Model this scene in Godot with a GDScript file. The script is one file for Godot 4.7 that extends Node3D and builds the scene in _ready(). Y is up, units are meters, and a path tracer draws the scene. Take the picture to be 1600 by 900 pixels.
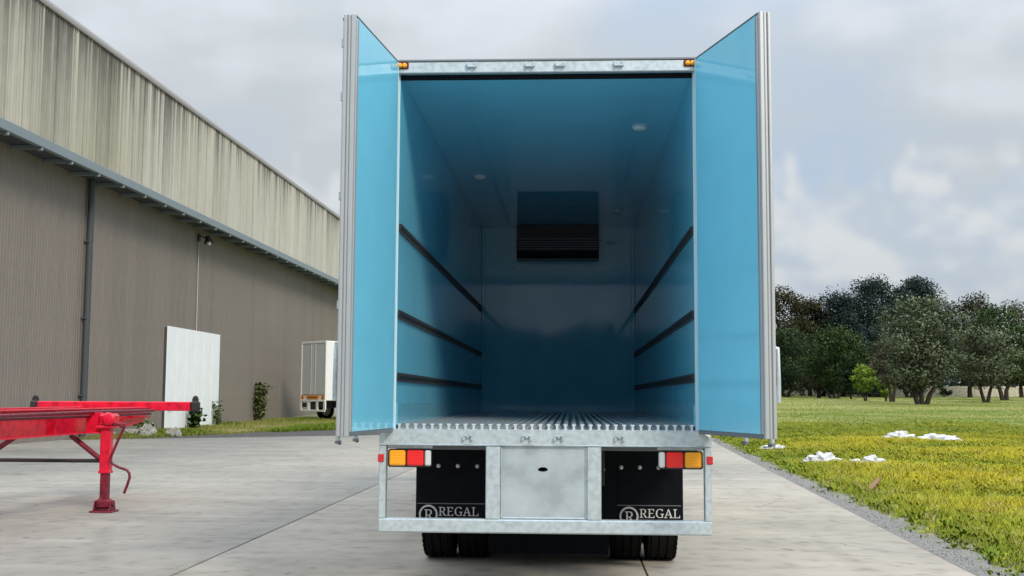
extends Node3D

# ---------------------------------------------------------------- mesh builder
class MB:
	var v := PackedVector3Array()
	var n := PackedVector3Array()
	var uv := PackedVector2Array()
	var c := PackedColorArray()
	var col := Color.WHITE
	var off := Vector3.ZERO
	var uvs := 1.0

	func _init(o := Vector3.ZERO) -> void:
		off = o

	func pv(p: Vector3, nn: Vector3, t: Vector2) -> void:
		v.append(p - off); n.append(nn); uv.append(t); c.append(col)

	func puv(p: Vector3, nn: Vector3) -> Vector2:
		var a := nn.abs()
		if a.y >= a.x and a.y >= a.z: return Vector2(p.x, p.z) * uvs
		if a.x >= a.z: return Vector2(p.z, -p.y) * uvs
		return Vector2(p.x, -p.y) * uvs

	func tri(a: Vector3, b: Vector3, d: Vector3, out: Vector3) -> void:
		var nn := (b - a).cross(d - a).normalized()
		if nn == Vector3.ZERO: return
		if nn.dot(out) > 0.0:
			pv(a, nn, puv(a, nn)); pv(d, nn, puv(d, nn)); pv(b, nn, puv(b, nn))
		else:
			nn = -nn
			pv(a, nn, puv(a, nn)); pv(b, nn, puv(b, nn)); pv(d, nn, puv(d, nn))

	func quad(a: Vector3, b: Vector3, d: Vector3, e: Vector3, out: Vector3) -> void:
		tri(a, b, d, out); tri(a, d, e, out)

	func stri(a: Vector3, b: Vector3, d: Vector3, na: Vector3, nb: Vector3, nd: Vector3, ta := Vector2.ZERO, tb := Vector2.ZERO, td := Vector2.ZERO) -> void:
		if (b - a).cross(d - a).dot(na + nb + nd) > 0.0:
			pv(a, na, ta); pv(d, nd, td); pv(b, nb, tb)
		else:
			pv(a, na, ta); pv(b, nb, tb); pv(d, nd, td)

	func squad(a: Vector3, b: Vector3, d: Vector3, e: Vector3, na: Vector3, nb: Vector3, nd: Vector3, ne: Vector3) -> void:
		stri(a, b, d, na, nb, nd); stri(a, d, e, na, nd, ne)

	func box(ctr: Vector3, s: Vector3, bv := 0.0, bs := Basis.IDENTITY) -> void:
		var h := s * 0.5
		bv = minf(bv, minf(h.x, minf(h.y, h.z)) * 0.9)
		var P := func(sg: Vector3, ax: int) -> Vector3:
			var q := Vector3(sg.x * (h.x - (bv if ax != 0 else 0.0)), sg.y * (h.y - (bv if ax != 1 else 0.0)), sg.z * (h.z - (bv if ax != 2 else 0.0)))
			return ctr + bs * q
		for ax in 3:
			var u := (ax + 1) % 3
			var w := (ax + 2) % 3
			for sg in [-1.0, 1.0]:
				var q := []
				for k in [[-1.0, -1.0], [1.0, -1.0], [1.0, 1.0], [-1.0, 1.0]]:
					var g := Vector3.ZERO
					g[ax] = sg; g[u] = k[0]; g[w] = k[1]
					q.append(P.call(g, ax))
				var o := Vector3.ZERO
				o[ax] = sg
				quad(q[0], q[1], q[2], q[3], bs * o)
		if bv <= 0.0: return
		for ax in 3:
			var u := (ax + 1) % 3
			var w := (ax + 2) % 3
			for su in [-1.0, 1.0]:
				for sw in [-1.0, 1.0]:
					var g0 := Vector3.ZERO
					var g1 := Vector3.ZERO
					g0[ax] = -1.0; g1[ax] = 1.0
					g0[u] = su; g1[u] = su; g0[w] = sw; g1[w] = sw
					var o := Vector3.ZERO
					o[u] = su; o[w] = sw
					quad(P.call(g0, u), P.call(g1, u), P.call(g1, w), P.call(g0, w), bs * o)
		for sx in [-1.0, 1.0]:
			for sy in [-1.0, 1.0]:
				for sz in [-1.0, 1.0]:
					var g := Vector3(sx, sy, sz)
					tri(P.call(g, 0), P.call(g, 1), P.call(g, 2), bs * g)

	func span(a: Vector3, b: Vector3, bv := 0.0) -> void:
		box((a + b) * 0.5, (b - a).abs(), bv)

	# a box bar of section w x h between two points
	func bar(a: Vector3, b: Vector3, w: float, h: float, bv := 0.0) -> void:
		var z := (b - a).normalized()
		var up := Vector3.UP if absf(z.y) < 0.95 else Vector3.RIGHT
		var x := up.cross(z).normalized()
		box((a + b) * 0.5, Vector3(w, h, a.distance_to(b)), bv, Basis(x, z.cross(x), z))

	func ring(p: Vector3, bs: Basis, r: float, k: int, seg: int) -> Vector3:
		var t := TAU * k / seg
		return p + (bs.x * cos(t) + bs.y * sin(t)) * r

	func tube(pts: Array, radii, seg := 10, caps := true) -> void:
		var last: Basis
		var frames := []
		for i in pts.size():
			var t: Vector3
			if i == 0: t = pts[1] - pts[0]
			elif i == pts.size() - 1: t = pts[i] - pts[i - 1]
			else: t = (pts[i] - pts[i - 1]).normalized() + (pts[i + 1] - pts[i]).normalized()
			t = t.normalized()
			var x: Vector3
			if i == 0: x = (Vector3.UP if absf(t.y) < 0.9 else Vector3.RIGHT).cross(t).normalized()
			else: x = (last.x - t * last.x.dot(t)).normalized()
			last = Basis(x, t.cross(x), t)
			frames.append(last)
		for i in pts.size() - 1:
			var r0: float = radii[i] if radii is Array else radii
			var r1: float = radii[i + 1] if radii is Array else radii
			for k in seg:
				var a := ring(pts[i], frames[i], r0, k, seg)
				var b := ring(pts[i], frames[i], r0, k + 1, seg)
				var d := ring(pts[i + 1], frames[i + 1], r1, k + 1, seg)
				var e := ring(pts[i + 1], frames[i + 1], r1, k, seg)
				var na: Vector3 = ring(Vector3.ZERO, frames[i], 1.0, k, seg)
				var nb: Vector3 = ring(Vector3.ZERO, frames[i], 1.0, k + 1, seg)
				squad(a, b, d, e, na, nb, ring(Vector3.ZERO, frames[i + 1], 1.0, k + 1, seg), ring(Vector3.ZERO, frames[i + 1], 1.0, k, seg))
		if caps:
			for e in [0, pts.size() - 1]:
				var r: float = radii[e] if radii is Array else radii
				for k in seg:
					tri(pts[e], ring(pts[e], frames[e], r, k, seg), ring(pts[e], frames[e], r, k + 1, seg), frames[e].z * (-1.0 if e == 0 else 1.0))

	# profile of (radius, height along axis), spun about an axis through p
	func lathe(p: Vector3, axis: Vector3, prof: Array, seg := 20) -> void:
		var z := axis.normalized()
		var x := (Vector3.UP if absf(z.y) < 0.9 else Vector3.RIGHT).cross(z).normalized()
		var bs := Basis(x, z.cross(x), z)
		for i in prof.size() - 1:
			var q0: Vector2 = prof[i]
			var q1: Vector2 = prof[i + 1]
			var dd := q1 - q0
			if dd.length() < 1e-6: continue
			var nr := Vector2(dd.y, -dd.x).normalized()
			for k in seg:
				var c0 := ring(p + z * q0.y, bs, q0.x, k, seg)
				var c1 := ring(p + z * q0.y, bs, q0.x, k + 1, seg)
				var c2 := ring(p + z * q1.y, bs, q1.x, k + 1, seg)
				var c3 := ring(p + z * q1.y, bs, q1.x, k, seg)
				var n0 := ring(z * nr.y, bs, nr.x, k, seg)
				var n1 := ring(z * nr.y, bs, nr.x, k + 1, seg)
				if q0.x < 1e-5: stri(c0, c2, c3, n0, n1, n0)
				elif q1.x < 1e-5: stri(c0, c1, c2, n0, n1, n0)
				else: squad(c0, c1, c2, c3, n0, n1, n1, n0)

	# outline in the plane of tf's x and y, pushed d along its z
	func prism(outline: PackedVector2Array, tf: Transform3D, d: float) -> void:
		var ids := Geometry2D.triangulate_polygon(outline)
		var ctr := Vector2.ZERO
		for p in outline: ctr += p / outline.size()
		for i in range(0, ids.size(), 3):
			for e in [0.0, d]:
				var a := tf * Vector3(outline[ids[i]].x, outline[ids[i]].y, e)
				var b := tf * Vector3(outline[ids[i + 1]].x, outline[ids[i + 1]].y, e)
				var g := tf * Vector3(outline[ids[i + 2]].x, outline[ids[i + 2]].y, e)
				tri(a, b, g, tf.basis.z * (1.0 if e > 0.0 else -1.0) * signf(d))
		var turn := -1.0 if Geometry2D.is_polygon_clockwise(outline) else 1.0
		for i in outline.size():
			var p := outline[i]
			var q := outline[(i + 1) % outline.size()]
			var o := Vector2(q.y - p.y, p.x - q.x) * turn
			quad(tf * Vector3(p.x, p.y, 0), tf * Vector3(q.x, q.y, 0), tf * Vector3(q.x, q.y, d), tf * Vector3(p.x, p.y, d), tf.basis * Vector3(o.x, o.y, 0))

	func mesh() -> ArrayMesh:
		var a := []
		a.resize(Mesh.ARRAY_MAX)
		a[Mesh.ARRAY_VERTEX] = v; a[Mesh.ARRAY_NORMAL] = n; a[Mesh.ARRAY_TEX_UV] = uv; a[Mesh.ARRAY_COLOR] = c
		var m := ArrayMesh.new()
		m.add_surface_from_arrays(Mesh.PRIMITIVE_TRIANGLES, a)
		return m

# ---------------------------------------------------------------- nodes
var taken := {}
var M := {}

func numbered(called: String, parent: Node) -> String:
	var key := "%d/%s" % [parent.get_instance_id(), called]
	var k: int = taken.get(key, 0)
	taken[key] = k + 1
	return called if k == 0 else "%s_%03d" % [called, k]

func put(o: Node3D, called: String, parent: Node = self) -> Node3D:
	o.name = numbered(called, parent)
	parent.add_child(o, true)
	return o

func obj(called: String, mb, mat: Material, parent: Node = self) -> MeshInstance3D:
	var o := MeshInstance3D.new()
	o.mesh = mb.mesh() if mb is MB else mb
	o.material_override = mat
	put(o, called, parent)
	return o

func tag(o: Node, label: String, category: String, group := "") -> Node:
	o.set_meta("label", label)
	o.set_meta("category", category)
	if group: o.set_meta("group", group)
	return o

func kind(o: Node, k: String) -> Node:
	o.set_meta("kind", k)
	return o

func thing(called: String, label: String, category: String, at := Vector3.ZERO, turn := 0.0, group := "") -> Node3D:
	var o := Node3D.new()
	put(o, called)
	o.position = at
	o.rotation.y = turn
	tag(o, label, category, group)
	return o

# ---------------------------------------------------------------- materials
func lin(r: float, g: float, b: float) -> Color:
	return Color(r, g, b).linear_to_srgb()

func noise(freq: float, oct := 4, sd := 1, type := FastNoiseLite.TYPE_SIMPLEX_SMOOTH) -> FastNoiseLite:
	var f := FastNoiseLite.new()
	f.noise_type = type; f.frequency = freq; f.seed = sd
	f.fractal_type = FastNoiseLite.FRACTAL_FBM if oct > 1 else FastNoiseLite.FRACTAL_NONE
	f.fractal_octaves = oct
	return f

func ramp_tex(f: FastNoiseLite, stops: Array, size := 512) -> ImageTexture:
	# a seamless noise picture mapped through [offset, Color] stops
	var im := f.get_seamless_image(size, size)
	im.convert(Image.FORMAT_L8)
	var src := im.get_data()
	var lut := PackedByteArray()
	for i in 256:
		var t := i / 255.0
		var k := 0
		while k < stops.size() - 2 and t > stops[k + 1][0]: k += 1
		var c: Color = stops[k][1].lerp(stops[k + 1][1], clampf((t - stops[k][0]) / (stops[k + 1][0] - stops[k][0]), 0, 1))
		lut.append(int(c.r * 255)); lut.append(int(c.g * 255)); lut.append(int(c.b * 255))
	var out := PackedByteArray()
	out.resize(size * size * 3)
	for i in src.size():
		var j := src[i] * 3
		out[i * 3] = lut[j]; out[i * 3 + 1] = lut[j + 1]; out[i * 3 + 2] = lut[j + 2]
	return ImageTexture.create_from_image(Image.create_from_data(size, size, false, Image.FORMAT_RGB8, out))

func height_tex(f: FastNoiseLite, size := 512) -> ImageTexture:
	return ImageTexture.create_from_image(f.get_seamless_image(size, size))

func normal_tex(f: FastNoiseLite, strength: float, size := 512) -> ImageTexture:
	var im := f.get_seamless_image(size, size)
	im.bump_map_to_normal_map(strength)
	return ImageTexture.create_from_image(im)

func pm(color: Color, rough := 0.6, metal := 0.0) -> StandardMaterial3D:
	var m := StandardMaterial3D.new()
	m.albedo_color = color
	m.roughness = rough
	m.metallic = metal
	return m

func tp(m: StandardMaterial3D, tex: Texture2D, scale: float, world := true) -> StandardMaterial3D:
	m.albedo_texture = tex
	m.uv1_triplanar = true
	m.uv1_world_triplanar = world
	m.uv1_scale = Vector3.ONE * scale
	return m

func grey(x: float) -> Color:
	return Color(x, x, x)

func make_materials() -> void:
	# gelcoat of the insulated body
	var smear := ramp_tex(noise(0.012, 4, 4), [[0.0, grey(0.97)], [1.0, grey(1.0)]], 512)
	M.blue = tp(pm(lin(0.20, 0.64, 0.87), 0.055), smear, 0.35)
	M.blue.metallic_specular = 0.5
	M.blue.roughness_texture = ramp_tex(noise(0.02, 4, 8), [[0.0, grey(0.75)], [1.0, grey(1.0)]], 256)
	M.scuff = tp(pm(lin(0.24, 0.66, 0.86), 0.16, 0.1), ramp_tex(noise(0.05, 3, 5), [[0.0, grey(0.75)], [0.55, grey(0.95)], [1.0, grey(1.0)]], 512), 1.3)
	M.scuff.normal_enabled = true
	M.scuff.normal_texture = normal_tex(noise(0.03, 3, 3), 3.0, 256)
	M.scuff.normal_scale = 0.15
	# hot dip galvanised steel
	var sp := ramp_tex(noise(0.035, 5, 12), [[0.1, grey(0.87)], [0.5, grey(0.95)], [0.9, grey(1.0)]], 512)
	M.zinc = tp(pm(lin(0.60, 0.69, 0.74), 0.44, 0.4), sp, 0.9)
	M.zinc.roughness_texture = ramp_tex(noise(0.03, 4, 13), [[0.2, grey(0.7)], [0.8, grey(1.0)]], 256)
	M.zinc_panel = tp(pm(lin(0.58, 0.67, 0.73), 0.33, 0.5), ramp_tex(noise(0.008, 5, 15), [[0.15, grey(0.88)], [0.5, grey(0.96)], [0.85, grey(1.0)]], 512), 0.8)
	M.zinc_panel.roughness_texture = ramp_tex(noise(0.012, 5, 16), [[0.2, grey(0.65)], [0.8, grey(1.0)]], 512)
	M.alu = tp(pm(lin(0.50, 0.53, 0.56), 0.40, 0.5), smear, 0.5)
	M.alu_floor = tp(pm(lin(0.86, 0.89, 0.91), 0.34, 0.75), smear, 2.0)
	M.alu_dark = pm(lin(0.20, 0.22, 0.24), 0.5, 0.4)
	M.rail = pm(lin(0.035, 0.042, 0.05), 0.42, 0.3)
	M.rubber_grey = pm(lin(0.22, 0.24, 0.26), 0.7)
	M.black = pm(lin(0.012, 0.013, 0.016), 0.5)
	M.void_black = pm(Color.BLACK, 1.0)
	M.void_black.metallic_specular = 0.0
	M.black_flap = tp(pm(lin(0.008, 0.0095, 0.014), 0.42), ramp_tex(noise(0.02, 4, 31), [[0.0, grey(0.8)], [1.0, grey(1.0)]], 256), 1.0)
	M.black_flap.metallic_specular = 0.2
	M.black_paint = pm(lin(0.018, 0.018, 0.02), 0.45)
	M.tyre = pm(lin(0.010, 0.010, 0.011), 0.8)
	M.tyre.metallic_specular = 0.25
	M.print = pm(lin(0.62, 0.62, 0.64), 0.5)
	M.bolt = pm(lin(0.65, 0.67, 0.7), 0.35, 0.5)
	M.white_dome = pm(lin(0.75, 0.78, 0.78), 0.3)
	M.truck_white = pm(lin(0.76, 0.77, 0.78), 0.2)
	M.glass_dark = pm(lin(0.02, 0.025, 0.03), 0.05)
	for t in [["amber", lin(0.95, 0.40, 0.008)], ["red_lens", lin(0.85, 0.008, 0.010)], ["clear_lens", lin(0.62, 0.64, 0.66)], ["reflector", lin(0.55, 0.012, 0.02)]]:
		M[t[0]] = pm(t[1], 0.16)
		M[t[0]].clearcoat_enabled = true
		M[t[0]].clearcoat = 0.6
	M.lamp_base = pm(lin(0.16, 0.02, 0.008), 0.3)
	# red paint of the skeletal trailer
	M.red = tp(pm(lin(0.76, 0.008, 0.042), 0.30), ramp_tex(noise(0.015, 5, 41), [[0.1, grey(0.78)], [0.5, grey(0.96)], [1.0, grey(1.0)]], 512), 0.7)
	M.red_dark = tp(pm(lin(0.24, 0.008, 0.03), 0.5), ramp_tex(noise(0.03, 5, 42), [[0.1, grey(0.55)], [0.6, grey(0.9)], [1.0, grey(1.0)]], 256), 1.5)
	M.iron = pm(lin(0.035, 0.03, 0.03), 0.6, 0.4)
	# shed
	M.brown_sheet = pm(lin(0.215, 0.188, 0.163), 0.55)
	M.brown_sheet.vertex_color_use_as_albedo = true
	M.brown_sheet.albedo_texture = streak_texture(77, 0.05)
	M.stained = pm(Color.WHITE, 0.85)
	M.stained.albedo_texture = stain_texture()
	M.stained.vertex_color_use_as_albedo = true
	M.capping = pm(lin(0.36, 0.34, 0.345), 0.5, 0.1)
	M.gutter = pm(lin(0.20, 0.245, 0.27), 0.45, 0.1)
	M.soffit = pm(lin(0.05, 0.06, 0.07), 0.7)
	M.white_sheet = tp(pm(lin(0.88, 0.91, 0.94), 0.4), ramp_tex(noise(0.01, 4, 55), [[0.1, grey(0.97)], [1.0, grey(1.0)]], 256), 0.4)
	M.roof = pm(lin(0.3, 0.3, 0.3), 0.6)
	# ground
	M.concrete = pm(Color.WHITE, 0.82)
	M.concrete.albedo_texture = concrete_texture()
	M.concrete.vertex_color_use_as_albedo = true
	M.concrete.detail_enabled = true
	M.concrete.detail_blend_mode = BaseMaterial3D.BLEND_MODE_MUL
	M.concrete.detail_albedo = ramp_tex(noise(0.12, 4, 21), [[0.0, grey(0.80)], [0.4, grey(0.97)], [1.0, grey(1.0)]], 1024)
	M.concrete.detail_uv_layer = BaseMaterial3D.DETAIL_UV_1
	M.concrete.uv1_scale = Vector3.ONE
	M.soil = pm(Color.WHITE, 0.95)
	tp(M.soil, ramp_tex(noise(0.05, 5, 61), [[0.15, grey(0.55)], [0.5, grey(0.85)], [0.85, grey(1.0)]], 1024), 0.12)
	M.soil.vertex_color_use_as_albedo = true
	M.gravel = tp(pm(lin(0.34, 0.33, 0.315), 0.95), ramp_tex(noise(0.09, 4, 62), [[0.1, grey(0.55)], [0.5, grey(0.85)], [1.0, grey(1.0)]], 1024), 0.35)
	M.bitumen = tp(pm(lin(0.145, 0.143, 0.138), 0.98), ramp_tex(noise(0.03, 5, 63), [[0.1, grey(0.6)], [0.5, grey(0.9)], [1.0, grey(1.0)]], 1024), 0.2)
	M.bitumen.metallic_specular = 0.15
	M.trim_light = pm(lin(0.55, 0.70, 0.78), 0.4)
	M.pebble = pm(Color.WHITE, 0.9)
	M.pebble.vertex_color_use_as_albedo = true
	M.leaf = pm(Color.WHITE, 0.62)
	M.leaf.vertex_color_use_as_albedo = true
	M.leaf.metallic_specular = 0.15
	M.leaf.backlight_enabled = true
	M.leaf.backlight = Color(0.16, 0.18, 0.08)
	M.bark = tp(pm(lin(0.065, 0.052, 0.042), 0.95), ramp_tex(noise(0.06, 4, 64), [[0.1, grey(0.5)], [1.0, grey(1.0)]], 256), 0.8)
	M.fence = tp(pm(lin(0.72, 0.66, 0.54), 0.9), ramp_tex(noise(0.03, 4, 65), [[0.1, grey(0.75)], [1.0, grey(1.0)]], 256), 0.3)
	M.plastic = tp(pm(lin(0.68, 0.70, 0.73), 0.5), ramp_tex(noise(0.03, 4, 66), [[0.05, grey(0.80)], [0.5, grey(0.98)], [1.0, grey(1.0)]], 256), 1.0)
	M.timber = tp(pm(lin(0.42, 0.24, 0.11), 0.85), ramp_tex(noise(0.03, 4, 67), [[0.1, grey(0.6)], [1.0, grey(1.0)]], 256), 3.0)
	M.rubble = tp(pm(lin(0.52, 0.50, 0.47), 0.92), ramp_tex(noise(0.04, 4, 68), [[0.1, grey(0.6)], [1.0, grey(1.0)]], 256), 1.5)
	M.orange = pm(lin(0.75, 0.27, 0.03), 0.5)
	M.far_grey = pm(lin(0.52, 0.54, 0.56), 0.45)

func byte_image(w: int, h: int, data: PackedByteArray) -> ImageTexture:
	return ImageTexture.create_from_image(Image.create_from_data(w, h, false, Image.FORMAT_RGB8, data))

func l8(f: FastNoiseLite, w: int, h: int, tw: int, th: int) -> PackedByteArray:
	var im := f.get_image(w, h)
	im.convert(Image.FORMAT_L8)
	if w != tw or h != th: im.resize(tw, th, Image.INTERPOLATE_CUBIC)
	return im.get_data()

const CT := 2048
const CSPAN := 44.0      # metres of apron that the concrete picture covers (never repeats in view)

func concrete_texture() -> ImageTexture:
	var big := l8(noise(0.006, 4, 5), 512, 512, CT, CT)
	var mid := l8(noise(0.02, 4, 6), 1024, 1024, CT, CT)
	var streak := l8(noise(0.035, 4, 7), 110, CT, CT, CT)       # trowel and broom drag, stretched along x
	var spots := l8(noise(0.055, 3, 9), CT, CT, CT, CT)
	var out := PackedByteArray()
	out.resize(CT * CT * 3)
	var lut := PackedByteArray()
	for i in 1024:
		lut.append(int(clampf(pow(i / 1023.0, 1.0 / 2.2), 0, 1) * 255))
	var mark := PackedFloat32Array()
	mark.resize(CT * CT)
	yard_marks(mark)
	for i in big.size():
		var b := big[i] / 255.0 - 0.5
		var s := streak[i] / 255.0 - 0.5
		var k := 0.365 + b * 0.14 + (mid[i] / 255.0 - 0.5) * 0.10 + s * 0.085
		if spots[i] < 62: k -= (62 - spots[i]) * 0.004
		k *= 1.0 - mark[i]
		var warm := 1.0 + b * 0.05
		out[i * 3] = lut[clampi(int(k * 1.045 * warm * 1023), 0, 1023)]
		out[i * 3 + 1] = lut[clampi(int(k * 0.96 * 1023), 0, 1023)]
		out[i * 3 + 2] = lut[clampi(int(k * 0.82 / warm * 1023), 0, 1023)]
	return byte_image(CT, CT, out)

func dab(mark: PackedFloat32Array, x: float, z: float, rad: float, amount: float) -> void:
	# darkens the picture round a spot of the yard (metres)
	var s := CT / CSPAN
	var n := int(ceil(rad * s))
	var cx := int(fposmod(x, CSPAN) * s)
	var cy := int(fposmod(z, CSPAN) * s)
	for j in range(-n, n + 1):
		for i in range(-n, n + 1):
			var q := (i * i + j * j) / (rad * rad * s * s)
			if q > 1.0: continue
			var at := posmod(cy + j, CT) * CT + posmod(cx + i, CT)
			mark[at] = maxf(mark[at], amount * (1.0 - q))

func yard_marks(mark: PackedFloat32Array) -> void:
	var rng := RandomNumberGenerator.new()
	rng.seed = 515
	var f := noise(0.25, 3, 516)
	# tyre tracks: sweeping turns and straight runs, broken where the rubber wore off
	var runs := [
		[Vector2(-3.6, 0.0), Vector2(-6.5, -10.0), Vector2(-14.0, -17.0)], [Vector2(-5.6, 1.0), Vector2(-8.3, -8.5), Vector2(-15.0, -14.0)],
		[Vector2(-2.0, -8.0), Vector2(-3.2, -20.0), Vector2(-9.0, -33.0)], [Vector2(-4.0, -9.0), Vector2(-5.3, -20.0), Vector2(-11.0, -31.0)],
		[Vector2(2.6, 8.0), Vector2(2.9, -10.0), Vector2(3.6, -30.0)], [Vector2(-1.6, 8.0), Vector2(-1.5, -10.0), Vector2(-1.2, -30.0)],
		[Vector2(-9.0, 2.0), Vector2(-9.5, -12.0), Vector2(-4.0, -27.0)],
	]
	for run in runs:
		for k in 420:
			var t := k / 419.0
			var p: Vector2 = run[0].lerp(run[1], t).lerp(run[1].lerp(run[2], t), t)
			var a := clampf(0.05 + f.get_noise_2d(p.x * 2.0, p.y) * 0.16, 0.0, 0.12)
			if a > 0.0: dab(mark, p.x, p.y, 0.14, a)
	# oil drips and dark blots
	for k in 70:
		var x := rng.randf_range(-15, 5)
		var z := rng.randf_range(-30, 3)
		if k < 22:
			x = rng.randf_range(-1.2, 1.2); z = rng.randf_range(-6, 1)
		dab(mark, x, z, rng.randf_range(0.03, 0.16), rng.randf_range(0.12, 0.4))
	# hairline cracks
	for k in 9:
		var p := Vector2(rng.randf_range(-14, 4.5), rng.randf_range(-24, 0))
		var d := Vector2.from_angle(rng.randf() * TAU)
		for q in 170:
			d = d.rotated(rng.randfn() * 0.16)
			p += d * 0.02
			dab(mark, p.x, p.y, 0.022, 0.42)

func stain_texture() -> ImageTexture:
	# run-off stains down the upper cladding: u along the wall, v from the top edge down
	var w := 2048
	var h := 256
	var f1 := noise(0.012, 2, 101)
	var f2 := noise(0.06, 3, 102)
	var f3 := noise(0.20, 2, 103)
	var f4 := noise(0.004, 2, 104)
	var g := noise(0.05, 4, 105)
	var out := PackedByteArray()
	out.resize(w * h * 3)
	for x in w:
		var u := float(x) / w                      # 0 near end, 1 far end
		var mossy := clampf(1.0 - absf(u - 0.20) / 0.20, 0, 1)
		var rusty := clampf(1.0 - absf(u - 0.80) / 0.17, 0, 1)
		var dark := clampf(f2.get_noise_1d(x) * 1.7 + f3.get_noise_1d(x) * 1.3 + 0.40 + mossy * 0.65 + rusty * 0.6 + f1.get_noise_1d(x) * 0.4, 0, 1)
		var length := clampf(0.30 + f1.get_noise_1d(x + 900) * 0.6 + f3.get_noise_1d(x + 300) * 0.35 + mossy * 0.55, 0.08, 1.6)
		var fine := f3.get_noise_1d(x * 1.7 + 50) * 0.12 + f2.get_noise_1d(x + 4000) * 0.16
		for y in h:
			var t := float(y) / h
			var d := dark * exp(-t / length * 1.5)
			d = clampf(d + fine * (1.0 - t * 0.5) + g.get_noise_2d(x * 1.3, y * 0.35) * 0.10, 0.0, 0.92)
			var m := clampf(mossy * 0.7 + f4.get_noise_1d(x) * 0.5, 0, 1) * (0.4 + 0.6 * t)
			var r := lerpf(0.47, 0.33, m)
			var gg := lerpf(0.465, 0.325, m)
			var b := lerpf(0.425, 0.245, m)
			var dr := lerpf(0.085, 0.095, rusty)
			var db := lerpf(0.075, 0.045, rusty)
			var j := (y * w + x) * 3
			out[j] = int(pow(lerpf(r, dr, d), 0.4545) * 255)
			out[j + 1] = int(pow(lerpf(gg, 0.082 - 0.015 * rusty, d), 0.4545) * 255)
			out[j + 2] = int(pow(lerpf(b, db, d), 0.4545) * 255)
	return byte_image(w, h, out)

func streak_texture(sd: int, amount: float) -> ImageTexture:
	var f := l8(noise(0.05, 4, sd), 512, 40, 512, 512)
	var g := l8(noise(0.02, 4, sd + 1), 512, 512, 512, 512)
	var out := PackedByteArray()
	out.resize(512 * 512 * 3)
	for i in f.size():
		var k := int(255 * (1.0 - amount * (f[i] / 255.0) - amount * (g[i] / 255.0)))
		out[i * 3] = k; out[i * 3 + 1] = k; out[i * 3 + 2] = k
	return byte_image(512, 512, out)

# ---------------------------------------------------------------- sky
func make_sky() -> PanoramaSkyMaterial:
	var w := 1536
	var h := 768
	var data := PackedFloat32Array()
	data.resize(w * h * 3)
	var f := noise(1.6, 5, 11)
	var q := noise(4.5, 5, 23)
	var wob := noise(9.0, 4, 37)
	for y in h:
		var el := PI * 0.5 - PI * (y + 0.5) / h
		for x in w:
			var az := TAU * ((x + 0.5) / w - 0.5)      # 0 looks along -z, grows to the right
			var d := Vector3(sin(az) * cos(el), sin(el), -cos(az) * cos(el))
			# cloud layer sampled on a flattened dome so that it packs towards the horizon
			var k := 1.0 / (maxf(d.y, 0.0) + 0.22)
			var p := Vector3(d.x * k, d.y * 2.2, d.z * k) * 0.62
			var a := f.get_noise_3dv(p)
			var b := q.get_noise_3dv(p)
			var e := rad_to_deg(el)
			var cover := clampf(0.66 + clampf(az * 1.2, -0.12, 0.25) + a * 1.3 + b * 0.35, 0, 1)
			var clear := Vector3(0.50, 0.61, 0.76)
			var cloud := Vector3(0.585, 0.64, 0.685)
			# a bank of grey cloud above a band of brighter heaps, its lower edge ragged
			var edge := 10.6 + wob.get_noise_2d(az * 4.0, 3.0) * 2.0 + wob.get_noise_3dv(d * 1.6) * 2.4
			var under := clampf((edge - e) / 1.1, 0, 1) * clampf((e + 2.0) / 4.0, 0, 1)
			var puff := clampf(0.62 + q.get_noise_3d(d.x * 2.6, d.y * 5.5, d.z * 2.6) * 1.5 + wob.get_noise_3dv(d * 2.2) * 0.5, 0, 1)
			var low := Vector3(0.55, 0.63, 0.72).lerp(Vector3(0.72, 0.76, 0.79), smoothstep(0.15, 1.0, puff)) * lerpf(0.86, 1.0, clampf((e - 2.0) / 6.0, 0, 1))
			var shade := clampf(1.0 - (e - edge) / 9.0, 0, 1)
			var bank := cloud.lerp(Vector3(0.70, 0.745, 0.80), clampf(0.52 - shade * 0.75 + b * 1.4 + a * 0.6, 0, 1))
			var high := clear.lerp(bank, cover)
			var c := high.lerp(low, under)
			# overcast: brighter towards the zenith
			c *= 0.60 * (1.0 + 2.0 * smoothstep(0.20, 1.0, d.y))
			if el < 0.0: c = Vector3(0.30, 0.31, 0.27)
			var j := (y * w + x) * 3
			data[j] = c.x; data[j + 1] = c.y; data[j + 2] = c.z
	var im := Image.create_from_data(w, h, false, Image.FORMAT_RGBF, data.to_byte_array())
	var m := PanoramaSkyMaterial.new()
	m.panorama = ImageTexture.create_from_image(im)
	return m

# ---------------------------------------------------------------- ground shape
const APRON_GAP := 0.30

func apron_right(z: float) -> float:
	return clampf(4.1 + (-z - 4.0) * 0.047, 3.2, 5.7) - APRON_GAP

func apron_far(x: float) -> float:
	return clampf(-31.35 - 0.758 * (x + 15.2), -37.6, -29.9)

func in_apron(x: float, z: float, grow := 0.0) -> bool:
	return x < apron_right(z) + grow and z > apron_far(x) - grow and x > -17.3 and z < 38.2

var bump := noise(0.35, 3, 71)
var roll := noise(0.03, 3, 72)

func land(x: float, z: float) -> float:
	var t := maxf(0.0, -37.6 - z)
	var h := 0.0129 * minf(t, 165.0)
	var near := 0.0
	if x > 0.0:
		var s := clampf((x - apron_right(z) - 0.3) / 1.5, 0, 1)
		if z < -38.0: s = 1.0
		near = s * (0.05 + 0.05 * bump.get_noise_2d(x, z) + 0.10 * roll.get_noise_2d(x * 3.0, z * 3.0))
	if in_apron(x, z, 0.28): return -0.07
	return h + near - 0.012

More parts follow.
